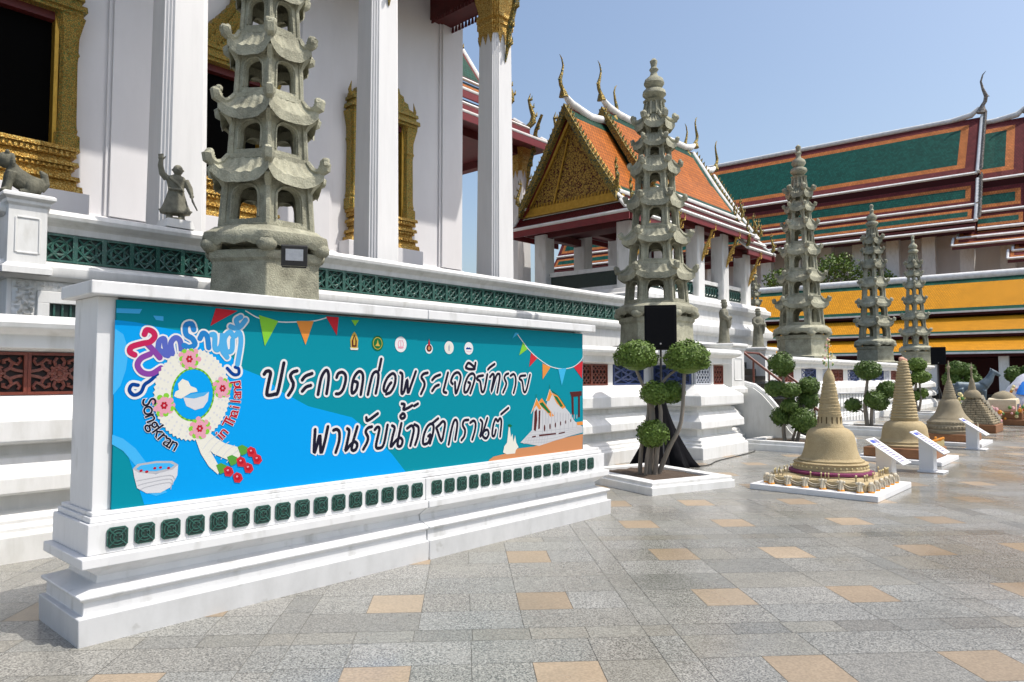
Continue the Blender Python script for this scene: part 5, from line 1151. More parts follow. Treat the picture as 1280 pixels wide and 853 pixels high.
# lion
c=T(2.60,-11.08,4.034); t=thing('stone_lion','dark stone guardian lion sitting on the white corner pier','statue',c)
f=Vector((-U0,-U1,0)); s=Vector((-f.y,f.x,0))
P=lambda x,y,z:c+s*x+f*y+Vector((0,0,z))
m=MB()
rows=[]
for y,z,r in ((-.22,.12,.09),(-.16,.14,.13),(-.05,.17,.125),(.06,.23,.125),(.13,.30,.12),(.17,.36,.10)):
    rows.append([P(math.cos(2*math.pi*q/16)*r*.9,y-math.sin(2*math.pi*q/16)*r*.35,z+math.sin(2*math.pi*q/16)*r) for q in range(16)])
i0=m.grid(rows,cu=True); m.cap([i0+q for q in range(16)][::-1]); m.cap([i0+5*16+q for q in range(16)])
m.ball(P(0,.20,.44),.105,14,10); m.ball(P(0,.30,.41),.06,10,8,0,(1,1,.85)); m.ball(P(0,.285,.375),.045,8,6)
for k in range(16):
    an=math.pi*(k/15)*1.3-.5; m.ball(P(math.cos(an)*.105,.14,.42+math.sin(an)*.10),.032,6,5)
for q in (-1,1):
    m.ball(P(q*.075,.20,.54),.03,6,5); m.ball(P(q*.045,.285,.46),.018,6,5)
    m.tube([P(q*.08,.14,.28),P(q*.085,.17,.14),P(q*.085,.19,.03)],[.06,.045,.045],8); m.ball(P(q*.085,.22,.03),.045,8,6,0,(1,1.3,.7))
    m.ball(P(q*.09,-.10,.12),.10,10,8,0,(.7,1.1,1.1)); m.tube([P(q*.10,-.06,.05),P(q*.10,.06,.03)],[.05,.04],8)
m.tube([P(0,-.22,.10),P(0,-.27,.20),P(0,-.24,.33),P(0,-.19,.38)],[.03,.045,.05,.015],8)
o=m.build('body',STONED,t,smooth=60); remesh(o,.010)
m=MB(); m.box(T,2.40,2.84,-11.24,-10.94,4.031,4.055); m.build('base',STONED,t)

# ================================================================ topiary trees
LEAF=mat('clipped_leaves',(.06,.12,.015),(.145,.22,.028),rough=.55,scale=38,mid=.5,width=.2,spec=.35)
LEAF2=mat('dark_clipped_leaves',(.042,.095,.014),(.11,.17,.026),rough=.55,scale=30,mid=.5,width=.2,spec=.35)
BARK=mat('pale_bark',(.30,.26,.21),(.17,.145,.115),rough=.85,scale=14,stretch=(1,1,.25),bump=.5,bscale=40,bdist=.01)
SOILM=mat('dark_soil',(.06,.04,.028),(.10,.07,.045),rough=.95,scale=30,bump=.8,bscale=60,bdist=.02)
def leafball(parent,c,r,sc,n,ls,mt,seed,dome=False):
    rr=random.Random(seed); m=MB(); c=Vector(c)
    m.ball(c,r*.85,12,8,0,sc)
    for i in range(n):
        z=rr.uniform(-1,1); an=rr.uniform(0,2*math.pi); q=math.sqrt(1-z*z); d=Vector((math.cos(an)*q,math.sin(an)*q,z))
        if dome and z<-.45: d.z=-.45+(z+.45)*.3
        bumpy=1+.13*noise.noise(d*2.6+Vector((seed,0,0)))+(.06 if rr.random()<.06 else 0)
        k=rr.uniform(.84,1.03)*bumpy; p=c+Vector((d.x*sc[0],d.y*sc[1],d.z*sc[2]))*r*k
        nrm=(d+Vector((rr.uniform(-1,1),rr.uniform(-1,1),rr.uniform(-.6,1)))*.75).normalized()
        u=nrm.orthogonal().normalized(); u=Matrix.Rotation(rr.uniform(0,6.28),3,nrm)@u; v=nrm.cross(u); l=ls*rr.uniform(.7,1.3)
        m.face([p-u*l,p+v*l*.55,p+u*l,p-v*l*.55])
    return m.build('foliage_ball',mt,parent,recalc=False)
def planter(name,label,c,hx,hy,h,rot,mt=WHITE):
    t=thing(name,label,'planter',c,rot,'white tree planters')
    M=MW[t.name]; F=lambda x,y,z:M@Vector((x,y,z))
    m=MB(); m.sweep([(-hx,-hy),(-hx,hy),(hx,hy),(hx,-hy)],[(0,0),(0,h*.62),(-.03,h*.70),(-.03,h*.98),(-.05,h),(-.30*hx,h),(-.30*hx,h*.55)],F,closed=True); m.build('box',mt,t,bevel=.008)
    m=MB(); n=12; q=hx*.705
    rows=[[F(-q+2*q*i/n,-(hy-.295*hx)+2*(hy-.295*hx)*j/n,h*.80+.02*noise.noise(Vector((i*.7,j*.7,1)))) for i in range(n+1)] for j in range(n+1)]
    m.grid(rows); m.build('soil',SOILM,t)
    return t
def topiary(label,c,balls,trunks,n,ls,mt,z0=.12):
    t=thing('topiary_tree',label,'topiary',(c[0],c[1],z0),0,'clipped topiary trees')
    right=Vector((c[1],-c[0],0)).normalized(); fw=Vector((c[0],c[1],0)).normalized()
    P=lambda x,y,z:Vector((c[0],c[1],0))+right*x+fw*y+Vector((0,0,z))
    for i,(x,y,z,r,sx,sz,dome) in enumerate(balls): leafball(t,P(x,y,z),r,(sx,sx,sz),int(n*r*r/.09),ls,mt,i*7+int(c[1]*10),dome)
    for pts,r0,r1 in trunks:
        pp=[P(*p) for p in pts]; k=len(pp); m=MB(); sm=smooth_line3(pp); kk=len(sm); r0*=.88; r1*=.88
        m.tube(sm,[lerp(r0,r1,i/(kk-1)) for i in range(kk)],9); m.build('trunk',BARK,t,smooth=60)
    return t
def smooth_line3(p,k=4):
    if len(p)<3: return p
    P=[p[0]*2-p[1]]+list(p)+[p[-1]*2-p[-2]]; out=[]
    for i in range(1,len(P)-2):
        for j in range(k):
            t=j/k; a,b,c,d=P[i-1],P[i],P[i+1],P[i+2]; out.append(.5*((2*b)+(c-a)*t+(2*a-5*b+4*c-d)*t*t+(3*b-a-3*c+d)*t**3))
    out.append(p[-1]); return out
RT=math.atan2(1.67,.97)-math.pi/2+R(90)-R(90)
planter('tree_planter','low white square planter in front of the loudspeaker',(2.14,11.05,.004),.80,.95,.17,math.atan2(-1.4,.8)+R(90))
D=11.1; k=D/889
topiary('topiary with two light green domes above two smaller balls on thin grey trunks',(2.14,11.05),
 [((795-812)*k,.1,1.65+(470-446)*k,.335,1.0,.78,True),((857-812)*k,-.05,1.65+(470-449)*k,.35,1.0,.80,True),((818-812)*k,-.1,1.65+(470-491)*k,.225,1.0,.82,False),((838-812)*k,.1,1.65+(470-490)*k,.20,1.0,.9,False),((815-812)*k,-.2,1.65+(470-540)*k,.24,1.0,.86,False)],
 [([(-.02,0,.1),(.0,0,.5),(.03,0,1.0),(.0,.0,1.4)],.075,.045),([(-.17,.02,.1),(-.13,0,.6),(-.02,.05,1.2),(-.21,.1,1.75)],.04,.028),([(.06,-.05,.1),(.10,-.1,.5),(.16,-.05,1.1),(.04,0,1.5)],.045,.03),([(.1,.0,.1),(.28,-.05,.55),(.46,-.08,.95),(.52,-.05,1.7)],.045,.03),([(-.08,-.1,.1),(-.05,-.15,.45),(.02,-.2,.75)],.035,.025),([(.02,.0,1.3),(.25,.0,1.62),(.48,-.02,1.8)],.028,.02)],2300,.024,LEAF)
planter('tree_planter','white planter at the foot of the stairs half hidden by the nearest sand stupa',(6.25,16.1,.004),.75,.8,.22,TH)
D=15.8; k=D/889
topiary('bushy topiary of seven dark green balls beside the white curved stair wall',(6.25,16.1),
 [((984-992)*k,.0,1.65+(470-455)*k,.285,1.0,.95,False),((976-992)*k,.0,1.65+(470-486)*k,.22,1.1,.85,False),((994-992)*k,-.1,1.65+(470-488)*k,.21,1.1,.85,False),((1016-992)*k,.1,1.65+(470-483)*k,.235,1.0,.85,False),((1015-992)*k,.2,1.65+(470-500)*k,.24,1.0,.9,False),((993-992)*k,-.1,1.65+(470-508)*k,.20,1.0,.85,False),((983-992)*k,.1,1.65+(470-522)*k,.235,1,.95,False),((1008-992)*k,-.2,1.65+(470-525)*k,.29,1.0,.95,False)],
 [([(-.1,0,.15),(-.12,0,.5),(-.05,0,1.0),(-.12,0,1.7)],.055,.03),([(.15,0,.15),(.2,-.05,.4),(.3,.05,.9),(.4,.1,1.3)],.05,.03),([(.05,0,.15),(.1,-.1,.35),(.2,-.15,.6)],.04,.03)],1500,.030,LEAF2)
planter('tree_planter','white planter below the topiary with a crowd barrier behind it',(10.1,20.3,.004),.75,.75,.25,TH)
D=20.2; k=D/889
topiary('topiary with one round top and three smaller dark balls in front of the crowd barrier',(10.1,20.3),
 [((1082-1080)*k,0,1.65+(470-463)*k,.355,1.0,.78,False),((1104-1080)*k,.1,1.65+(470-487)*k,.30,1.0,.82,False),((1089-1080)*k,-.15,1.65+(470-499)*k,.285,1.0,.9,False),((1094-1080)*k,.25,1.65+(470-504)*k,.25,1,.9,False),((1064-1080)*k,.1,1.65+(470-507)*k,.23,1.0,.85,False)],
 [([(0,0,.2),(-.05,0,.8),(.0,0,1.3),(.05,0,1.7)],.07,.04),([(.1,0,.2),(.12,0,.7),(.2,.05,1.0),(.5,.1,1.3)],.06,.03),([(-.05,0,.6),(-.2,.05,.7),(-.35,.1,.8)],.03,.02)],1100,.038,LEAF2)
D=28.0; k=D/889
planter('tree_planter','white planter behind the third sand stupa',(16.0,28.2,.004),.8,.8,.25,TH)
topiary('topiary of five light green balls behind the third sand stupa',(16.0,28.2),
 [((1149-1148)*k,0,1.65+(470-456)*k,.36,1.0,.75,False),((1153-1148)*k,-.1,1.65+(470-471)*k,.36,1,.7,False),((1138-1148)*k,.1,1.65+(470-476)*k,.30,1,.9,False),((1144-1148)*k,0,1.65+(470-495)*k,.26,1,.85,False),((1153-1148)*k,.2,1.65+(470-492)*k,.26,1,.85,False)],
 [([(0,0,.2),(-.05,0,.8),(0,0,1.4)],.08,.05),([(.05,0,.2),(.15,0,.8),(.1,0,1.5)],.06,.04)],700,.05,LEAF)
D=38.0; k=D/889
topiary('dark green topiary behind the brick-patterned sand pyramid',((1199-640)*k,38.0),
 [((1196-1199)*k,0,1.65+(470-461)*k,.5,1,.8,False),((1207-1199)*k,.1,1.65+(470-463)*k,.42,1,.9,False),((1190-1199)*k,0,1.65+(470-474)*k,.45,1,.9,False),((1213-1199)*k,0,1.65+(470-474)*k,.4,1,.9,False),((1198-1199)*k,-.2,1.65+(470-482)*k,.40,1,.9,False)],
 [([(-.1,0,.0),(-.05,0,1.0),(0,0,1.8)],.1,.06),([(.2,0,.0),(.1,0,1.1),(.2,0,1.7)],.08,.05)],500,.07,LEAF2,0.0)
D=37.0; k=D/889
topiary('rounded dark green shrub at the right edge behind the white cloth stupa',((1272-640)*k,37.0),
 [((1268-1272)*k,0,1.65+(470-468)*k,.42,1,1,False),((1279-1272)*k,.1,1.65+(470-476)*k,.4,1,1,False),((1283-1272)*k,0,1.65+(470-466)*k,.4,1,1,False)],
 [([(0,0,.0),(.05,0,.9),(0,0,1.6)],.08,.05)],500,.07,LEAF2,0.0)
# ---------------------------------------------------------------- tree between gallery and great hall
TL=mat('tree_leaves',(.06,.125,.014),(.15,.22,.028),rough=.6,scale=1.2,mid=.5,width=.22)
def bigtree(label,base,h,cr,seed,blobs,n):
    t=thing('tree',label,'tree',base,0,'trees between the two roofs'); rr=random.Random(seed); b=Vector(base)
    m=MB(); m.tube([b,b+Vector((.1,0,h*.3)),b+Vector((0,.1,h*.6))],[.28,.2,.12],8)
    for x,y,z,r in blobs: m.tube([b+Vector((0,0,h*.4)),b+Vector((x*.6,y*.6,z*.8)),b+Vector((x,y,z))],[.12,.08,.03],6)
    m.build('trunk',BARK,t,smooth=60); m=MB()
    for x,y,z,r in blobs:
        c=b+Vector((x,y,z))
        for i in range(int(n*r*r)):
            d=Vector((rr.gauss(0,1),rr.gauss(0,1),rr.gauss(0,1))).normalized(); p=c+d*r*rr.uniform(.45,1.05)
            nn=Vector((rr.uniform(-1,1),rr.uniform(-1,1),rr.uniform(-.2,1))).normalized(); u=nn.orthogonal().normalized(); v=nn.cross(u); l=.16*rr.uniform(.6,1.4)
            m.face([p-u*l,p+v*l*.6,p+u*l,p-v*l*.6])
    m.build('crown',TL,t,recalc=False)
def blob(px_,py_,Y,r,bx): 
    return ((px_-640)/889*Y-bx,0,1.65+(470-py_)/889*Y,r)
Y=76
for lab,xs,sd in (('broad leafy green tree showing above the gallery ridge behind the third pagoda',((1030,342,1.7),(1048,334,1.7),(1066,340,1.5),(1058,328,1.1),(1040,330,1.1),(1078,346,1.5)),1),('smaller green tree at the left end of the gallery ridge beside the pavilion',((968,350,1.2),(980,346,1.0),(974,355,1.4)),2),('narrow green tree right of the slim pagoda above the gallery ridge',((1106,348,1.1),(1113,352,1.0),(1100,354,1.1)),3)):
    bx=(xs[0][0]-640)/889*Y
    bigtree(lab,(bx,Y,0),11,3,sd,[blob(x,y,Y,r,bx) for x,y,r in xs],130)
# ================================================================ loudspeakers
SPK=mat('speaker_grille',(.006,.006,.007),(.010,.010,.011),rough=.9,scale=60,spec=.15)
CLOTH=mat('black_cloth',(.005,.005,.006),(.010,.010,.012),rough=1.0,spec=.1,scale=10,bump=.3,bscale=14,bdist=.02)
def speaker(x,Y,zc,w,h,label,stand,sl):
    c=Vector((x,Y,zc)); an=math.atan2(c.x,c.y); X=Vector((math.cos(an),-math.sin(an),0)); D_=Vector((math.sin(an),math.cos(an),0))
    F=lambda a,b,z:c+X*a+D_*b+Vector((0,0,z))
    t=thing('loudspeaker',label,'loudspeaker',(x,Y,zc-h/2),0)
    m=MB(); m.prism([(-w/2,0),(w/2,0),(w/2,w*.5),(w*.34,w*.85),(-w*.34,w*.85),(-w/2,w*.5)],-h/2,h/2,lambda a,b,z:F(a,b,z)); m.build('cabinet',SPK,t,bevel=.015)
    m=MB(); m.box(F,-w/2+.03,w/2-.03,-.012,-.001,-h/2+.04,h/2-.04); m.build('grille',SPK,t,bevel=.006)
    m=MB(); m.ball(F(0,-.013,-h/2+.10),.018,10,6); m.build('badge',mat('silver_badge',(.5,.5,.5),rough=.3,metal=.8),t)
    if stand:
        s=thing('speaker_stand',sl,'speaker stand',(x,Y,0)); b=F(0,w*.4,0); b.z=0; z1=zc-h/2-.002
        m=MB(); m.tube([b+Vector((0,0,.35)),b+Vector((0,0,z1))],.02,8); m.build('pole',DARKM,s)
        for k in range(3):
            q=k*2.094+.4; d=Vector((math.cos(q),math.sin(q),0)); m=MB(); m.tube([b+Vector((0,0,1.05)),b+d*.55+Vector((0,0,.02))],.014,6); m.build('leg',DARKM,s)
        return b
    return None
sb=speaker(px(826,12.75),12.75,1.65+(470-409)/889*12.75,.57,.80,'large black loudspeaker raised on a pole in front of the near stone pagoda row',True,'tall tripod stand carrying the loudspeaker behind the topiary')
# black cloth over the stand's feet
cl=MB(); rows=[]
n=48
for j in range(13):
    v=j/12; row=[]
    for q in range(n):
        an=2*math.pi*q/n; r=.07+.37*v**1.2; r*=1+.16*v*math.sin(an*7+2*v)+.11*v*math.sin(an*13+v*3)+.05*v*math.sin(an*21); r*=1+.14*(v**3)*max(0,math.cos(an-.0))
        row.append(sb+Vector((math.cos(an)*r*1.12,math.sin(an)*r*.85,.012+1.22*(1-v)**1.0)))
    rows.append(row)
cl.grid(rows,cu=True); o=rebase(cl.build('black_cloth',CLOTH,None,smooth=60),(sb.x,sb.y,0)); tag(o,'black cloth draped round the foot of the loudspeaker stand','cloth'); 
s2=o.modifiers.new('Thickness','SOLIDIFY'); s2.thickness=.006
speaker(px(1173,40.5),40.5,1.65+(470-445)/889*40.5,.75,1.0,'distant black loudspeaker beside the farthest pagoda',True,'distant tripod stand under the far loudspeaker')
# ================================================================ sand stupas
SAND=mat('packed_sand',(.49,.395,.235),(.39,.305,.17),rough=.95,scale=5,detail=9,mid=.5,width=.22,bump=.8,bscale=90,bdist=.012,spec=.15,c3=(.50,.41,.25),s3=50,m3=.62,w3=.1)
SANDG=mat('grey_sand',(.36,.31,.215),(.27,.225,.15),rough=.95,scale=5,detail=9,mid=.5,width=.22,bump=.6,bscale=90,bdist=.01,spec=.15)
BOARD=mat('white_board',(.80,.80,.80),(.72,.72,.72),rough=.5,scale=3)
BRICK=mat('brown_brick_base',(.30,.14,.06),(.20,.09,.04),rough=.85,scale=9,bump=.4,bscale=30)
def board(c,h,t,label,rot=TH):
    o=MB(); F=lambda x,y,z:Vector(c)+Matrix.Rotation(rot,3,'Z')@Vector((x,y,z)); o.box(F,-h,h,-h,h,.004,t)
    ob=rebase(o.build('display_board',BOARD,None,bevel=.008),c); tag(ob,label,'board','white boards under the sand stupas'); return ob
def lathe_s(t,name,c,prof,mt,n=40,ang=50):
    m=MB(); m.lathe(c,prof,n); weather(m,.006,9,len(prof)); return m.build(name,mt,t,smooth=ang)
P1=(4.68,10.52,0); board(P1,.86,.085,'white square board under the nearest sand stupa')
t=thing('sand_stupa','nearest sand stupa with ringed spire, flower finial and garlanded base','sand stupa',(P1[0],P1[1],.086),TH,'sand stupas in a row')
c=Vector((P1[0],P1[1],0)); F=lambda x,y,z:c+Matrix.Rotation(TH,3,'Z')@Vector((x,y,z))
m=MB(); m.sweep([(-.66,-.66),(-.66,.66),(.66,.66),(.66,-.66)],[(0,.086),(0,.19),(-.05,.21),(-.15,.22),(-.15,.23)],F,closed=True); m.cap([len(m.v)-4+i for i in range(4)]); m.build('square_base',SAND,t,bevel=.03)
lathe_s(t,'ringed_plinth',c,[(.555,.20),(.56,.27),(.52,.285),(.52,.305),(.50,.315),(.495,.38),(.45,.40),(.455,.43),(.42,.445),(.41,.46)],SAND)
lathe_s(t,'purple_band',c,[(.555,.235),(.578,.25),(.575,.275),(.53,.29)],mat('purple_garland',(.22,.03,.10),(.12,.015,.06),rough=.8,scale=40,bump=.6,bscale=80))
lathe_s(t,'bell',c,[(.405,.45),(.385,.50),(.36,.58),(.345,.68),(.328,.77),(.30,.83),(.255,.87),(.20,.892),(.17,.895)],SAND)
lathe_s(t,'bead_ring',c,[(.495,.375),(.51,.39),(.495,.405)],SAND)
pr=[(.19,.89),(.185,.915),(.172,.925),(.160,1.085),(.165,1.095)]
n=9
for i in range(n):
    z=1.10+i*.05; r=.155-.0078*i; pr+=[(r,z),(r+.003,z+.032),(r-.010,z+.037)]
pr+=[(.082,1.555),(.086,1.60),(.072,1.66),(.045,1.71),(.022,1.74),(.008,1.765)]
lathe_s(t,'spire',c,pr,SAND)
m=MB()
for q in range(14):
    an=2*math.pi*q/14; m.box(lambda x,y,z:c+Vector((math.cos(an)*x-math.sin(an)*y,math.sin(an)*x+math.cos(an)*y,z)),.161,.170,-.009,.009,.955,1.05)
m.build('spire_slot',mat('dark_sand_slot',(.12,.085,.04),rough=.95),t)
PINKM=mat('pink_flower',(.75,.32,.35),(.8,.5,.45),rough=.7,scale=30); YELM=mat('pale_yellow_flower',(.75,.62,.25),(.8,.72,.45),rough=.7,scale=30); GRNM=mat('leaf_trim',(.12,.25,.06),rough=.7)
m=MB(); zt=1.76; m.tube([c+Vector((0,0,zt-.03)),c+Vector((0,0,zt+.42))],.007,6,2); rr=random.Random(4)
for i in range(46):
    z=zt+.04+.40*rr.random(); r=.07*(1-abs((z-zt-.15)/.3))+.012; an=rr.uniform(0,6.28); m.ball(c+Vector((math.cos(an)*r,math.sin(an)*r,z)),rr.uniform(.010,.019),6,4,rr.choice((0,1,1,2)))
m.build('flower_finial',[PINKM,YELM,GRNM],t)
PALEF=mat('pale_plaster_figure',(.66,.60,.48),(.5,.43,.3),rough=.8,scale=30); ORF=mat('orange_flower',(.75,.25,.02),(.8,.35,.05),rough=.8,scale=30)
def little(x,y):
    m=MB(); q=F(x,y,0); o=Vector((x,y,0)).normalized(); o=Matrix.Rotation(TH,3,'Z')@Vector((round(x/.7) if abs(x)>abs(y) else 0,round(y/.7) if abs(y)>=abs(x) else 0,0))
    m.ball(q+Vector((0,0,.20)),.034,8,6); m.tube([q+Vector((0,0,.19)),q+Vector((0,0,.10))],[.028,.042],7); m.tube([q+o*.03+Vector((0,0,.20)),q+o*.05+Vector((0,0,.14)),q+o*.04+Vector((0,0,.10))],[.014,.011,.008],6)
    s_=Vector((-o.y,o.x,0))
    for s in (-1,1): m.ball(q+s_*s*.038+Vector((0,0,.205)),.022,6,5); m.tube([q+s_*s*.022+Vector((0,0,.13)),q+s_*s*.024+Vector((0,0,.088))],.014,6)
    m.lathe(q+Vector((0,0,.086)),[(.05,0),(.045,.02),(.02,.025)],8,1)
    m.build('elephant_figurine',[PALEF,ORF],t,smooth=50)
gar=MB()
for i in range(6):
    v=-.60+i*.24
    for x,y in ((v,-.71),(.71,v),(v,.71),(-.71,v)): little(x,y)
    for s in range(4):
        if i<5:
            for zz in (.0,.025):
                pts=[]
                for k2 in range(9):
                    u=v+.24*k2/8; z=.19-zz-.05*math.sin(math.pi*k2/8)
                    x,y=((u,-.675),(.675,u),(u,.675),(-.675,u))[s]; pts.append(F(x,y,z))
                gar.tube(pts,.008,5)
gar.build('garland_swag',PALEF,t)
for i in range(40):
    m=MB(); e=i%4; u=rr.uniform(-.62,.62); x,y=((u,-.61),(.61,u),(u,.61),(-.61,u))[e]; q=F(x,y,.205); m.tube([q,q+Vector((0,0,.075))],.009,5,0); m.ball(q+Vector((0,0,.085)),.014,6,4,1); m.build('bud_spike',[SAND,YELM],t)
m=MB()
for i in range(40):
    an=2*math.pi*i/40; m.ball(c+Vector((math.cos(an)*.50,math.sin(an)*.50,.345)),.014,6,4)
m.build('bead_row',YELM,t)
# second
P2=(7.72,14.05,0); board(P2,.77,.085,'white board under the second sand stupa with a tapering ringed cone')
t=thing('sand_stupa','second sand stupa with tall coarse ringed cone on a round bell','sand stupa',(P2[0],P2[1],.086),TH,'sand stupas in a row')
c=Vector((P2[0],P2[1],0)); F=lambda x,y,z:c+Matrix.Rotation(TH,3,'Z')@Vector((x,y,z))
m=MB(); m.box(F,-.60,.60,-.60,.60,.086,.27); m.build('brick_base',BRICK,t,bevel=.02)
lathe_s(t,'bell',c,[(.50,.27),(.515,.31),(.46,.335),(.465,.37),(.43,.39),(.415,.45),(.40,.55),(.39,.63),(.365,.69),(.32,.74),(.27,.765),(.23,.77)],SAND)
pr=[(.235,.765),(.25,.81)]
for i in range(20):
    z=.81+i*.056; r=.235-.0078*i; pr+=[(r,z),(r+.012,z+.02),(r+.004,z+.042),(r-.012,z+.05)]
pr+=[(.075,1.935),(.04,1.96)]
lathe_s(t,'spire',c,pr,SAND)
m=MB(); m.ball(c+Vector((-.02,0,1.98)),.05,8,6,0,(1.3,.8,.9)); m.ball(c+Vector((.05,0,1.95)),.04,8,6); m.build('orange_offering',mat('peach_flower',(.75,.36,.22),(.8,.5,.4),rough=.8,scale=30),t)
m=MB()
for i in range(18):
    u=-.55+i*.065; q=F(u,-.55,.27) if i%2 else F(.55,u,.27); m.tube([q,q+Vector((0,0,.10+.08*rr.random()))],.02,5,0); m.ball(q+Vector((0,0,.15)),.03,6,5,1)
m.build('flower_offering',[YELM,ORF],t)
# third
P3=(10.7,17.45,0); board(P3,.76,.085,'white board under the third sand stupa')
t=thing('sand_stupa','third sand stupa with a plain bell, slender spire and wide stepped skirt','sand stupa',(P3[0],P3[1],.086),TH,'sand stupas in a row')
c=Vector((P3[0],P3[1],0)); F=lambda x,y,z:c+Matrix.Rotation(TH,3,'Z')@Vector((x,y,z))
m=MB(); m.box(F,-.56,.56,-.56,.56,.086,.26); m.build('brick_base',BRICK,t,bevel=.02)
lathe_s(t,'skirt',c,[(.54,.26),(.55,.33),(.51,.36),(.52,.44),(.485,.47),(.49,.54),(.455,.57),(.42,.60),(.40,.63)],SANDG)
lathe_s(t,'bell',c,[(.41,.62),(.345,.69),(.295,.78),(.255,.88),(.235,.96),(.215,1.02),(.18,1.07),(.14,1.09)],SANDG)
pr=[(.155,1.085),(.16,1.11)]
for i in range(9):
    z=1.12+i*.045; r=.148-.0115*i; pr+=[(r,z),(r+.006,z+.03),(r-.01,z+.048)]
pr+=[(.04,1.53),(.028,1.65),(.024,1.80),(.05,1.86),(.02,1.90),(.012,2.02)]
lathe_s(t,'spire',c,pr,SANDG)
m=MB()
for i in range(44):
    an=2*math.pi*i/44; m.ball(c+Vector((math.cos(an)*.52,math.sin(an)*.52,.40)),.025,6,5,0,(1,1,1.4)); m.ball(c+Vector((math.cos(an+.07)*.485,math.sin(an+.07)*.485,.51)),.02,6,5)
m.build('relief_row',SANDG,t)
m=MB()
for x,y in ((.50,-.50),(.32,-.52),(.52,-.30),(.52,-.1)): 
    q=F(x,y,.26); m.lathe(q,[(.05,0),(.05,.05),(.02,.12),(.004,.26)],8)
m.build('cone_offering',mat('pale_cone',(.66,.58,.42),(.55,.46,.3),rough=.8,scale=20),t)
# stepped pyramid of small sand blocks
P4=(13.75,21.3,0); m=MB(); Q=lambda x,y,z:Vector(P4)+Matrix.Rotation(TH,3,'Z')@Vector((x,y,z))
t=thing('sand_pyramid','sand stupa shaped as a brick-patterned pyramid on a wooden base','sand stupa',(P4[0],P4[1],.006),TH,'sand stupas in a row')
m.box(Q,-.66,.66,-.66,.66,.006,.24); m.build('wooden_base',BRICK,t,bevel=.02)
m=MB(); rr=random.Random(8)
nl=12
for j in range(nl):
    h=.60-.040*j; z=.24+j*.064; nb=max(4,int(h*2/.13))
    m.box(Q,-h+.03,h-.03,-h+.03,h-.03,z,z+.064)
    for i in range(nb):
        u0=-h+2*h*i/nb+.01; u1=-h+2*h*(i+1)/nb-.01; e=rr.uniform(0,.018)
        m.box(Q,u0,u1,-h-e,-h+.04,z+.005,z+.058); m.box(Q,h-.04,h+e,u0,u1,z+.005,z+.058); m.box(Q,-h-e,-h+.04,u0,u1,z+.005,z+.058)
m.build('sand_block',SANDG,t,bevel=.01)
c=Vector(P4); lathe_s(t,'dome',c,[(.23,1.0),(.235,1.04),(.21,1.14),(.15,1.21),(.10,1.23)],SANDG)
lathe_s(t,'spire',c,[(.11,1.225),(.095,1.29),(.10,1.31),(.08,1.38),(.085,1.40),(.06,1.47),(.065,1.49),(.04,1.56),(.025,1.60),(.022,1.85),(.045,1.88),(.015,1.94),(.005,2.05)],SANDG)
m=MB()
for i in range(14):
    q=Q(.62-.032*i,-.62+rr.uniform(-.02,.04)+.032*i,.24+.056*i); m.box(lambda x,y,z:q+Vector((x,y,z)),-.045,.045,-.045,.045,0,.11,taper=.015)
m.build('pale_stair_figure',PALEF,t)
m=MB()
for i in range(10):
    q=Q(.62,-.6+.1*i,.24); m.ball(q+Vector((0,0,.06)),.055,7,5,i%3)
m.build('flower_offering',[PINKM,YELM,BOARD],t)
# house shaped sand model with offerings
P5=(16.75,24.3,0); Q=lambda x,y,z:Vector(P5)+Matrix.Rotation(TH,3,'Z')@Vector((x*.56,y*.56,z*.72))
t=thing('sand_shrine','small pale sand shrine with arched doors and a domed roof amid flowers','sand model',(P5[0],P5[1],.006),TH)
m=MB(); m.box(Q,-1.2,1.2,-1.2,1.2,.006,.28); m.box(Q,-1.0,1.0,-1.0,1.0,.281,.62); m.build('brown_base',BRICK,t,bevel=.03)
CRM=mat('cream_plaster_model',(.70,.62,.46),(.6,.5,.34),rough=.8,scale=12)
m=MB(); m.prism([(-.75,.62),(.75,.62),(.72,1.18),(.45,1.24),(-.45,1.24),(-.72,1.18)],-.72,.72,lambda x,y,h:Q(x,h,y)); m.build('hall_body',CRM,t,bevel=.03)
m=MB()
for u in (-.4,0,.4): m.box(Q,u-.10,u+.10,-.745,-.722,.64,.98); m.box(Q,.742,.765,u-.10,u+.10,.64,.98)
m.build('doorway',mat('blue_grey_door',(.18,.22,.30),(.10,.12,.16),rough=.7,scale=10),t)
lathe_s(t,'dome',Vector(P5),[(.36,.86),(.34,.95),(.25,1.05),(.12,1.11),(.03,1.14)],SANDG)
m=MB()
for i in range(120):
    an=rr.uniform(0,6.28); r=rr.uniform(1.05,1.5); m.ball(Q(math.cos(an)*r,math.sin(an)*r,.30+rr.uniform(.0,.6)),rr.uniform(.04,.075),6,4,rr.randrange(4))
m.build('flower_offering',[PINKM,YELM,ORF,GRNM],t)
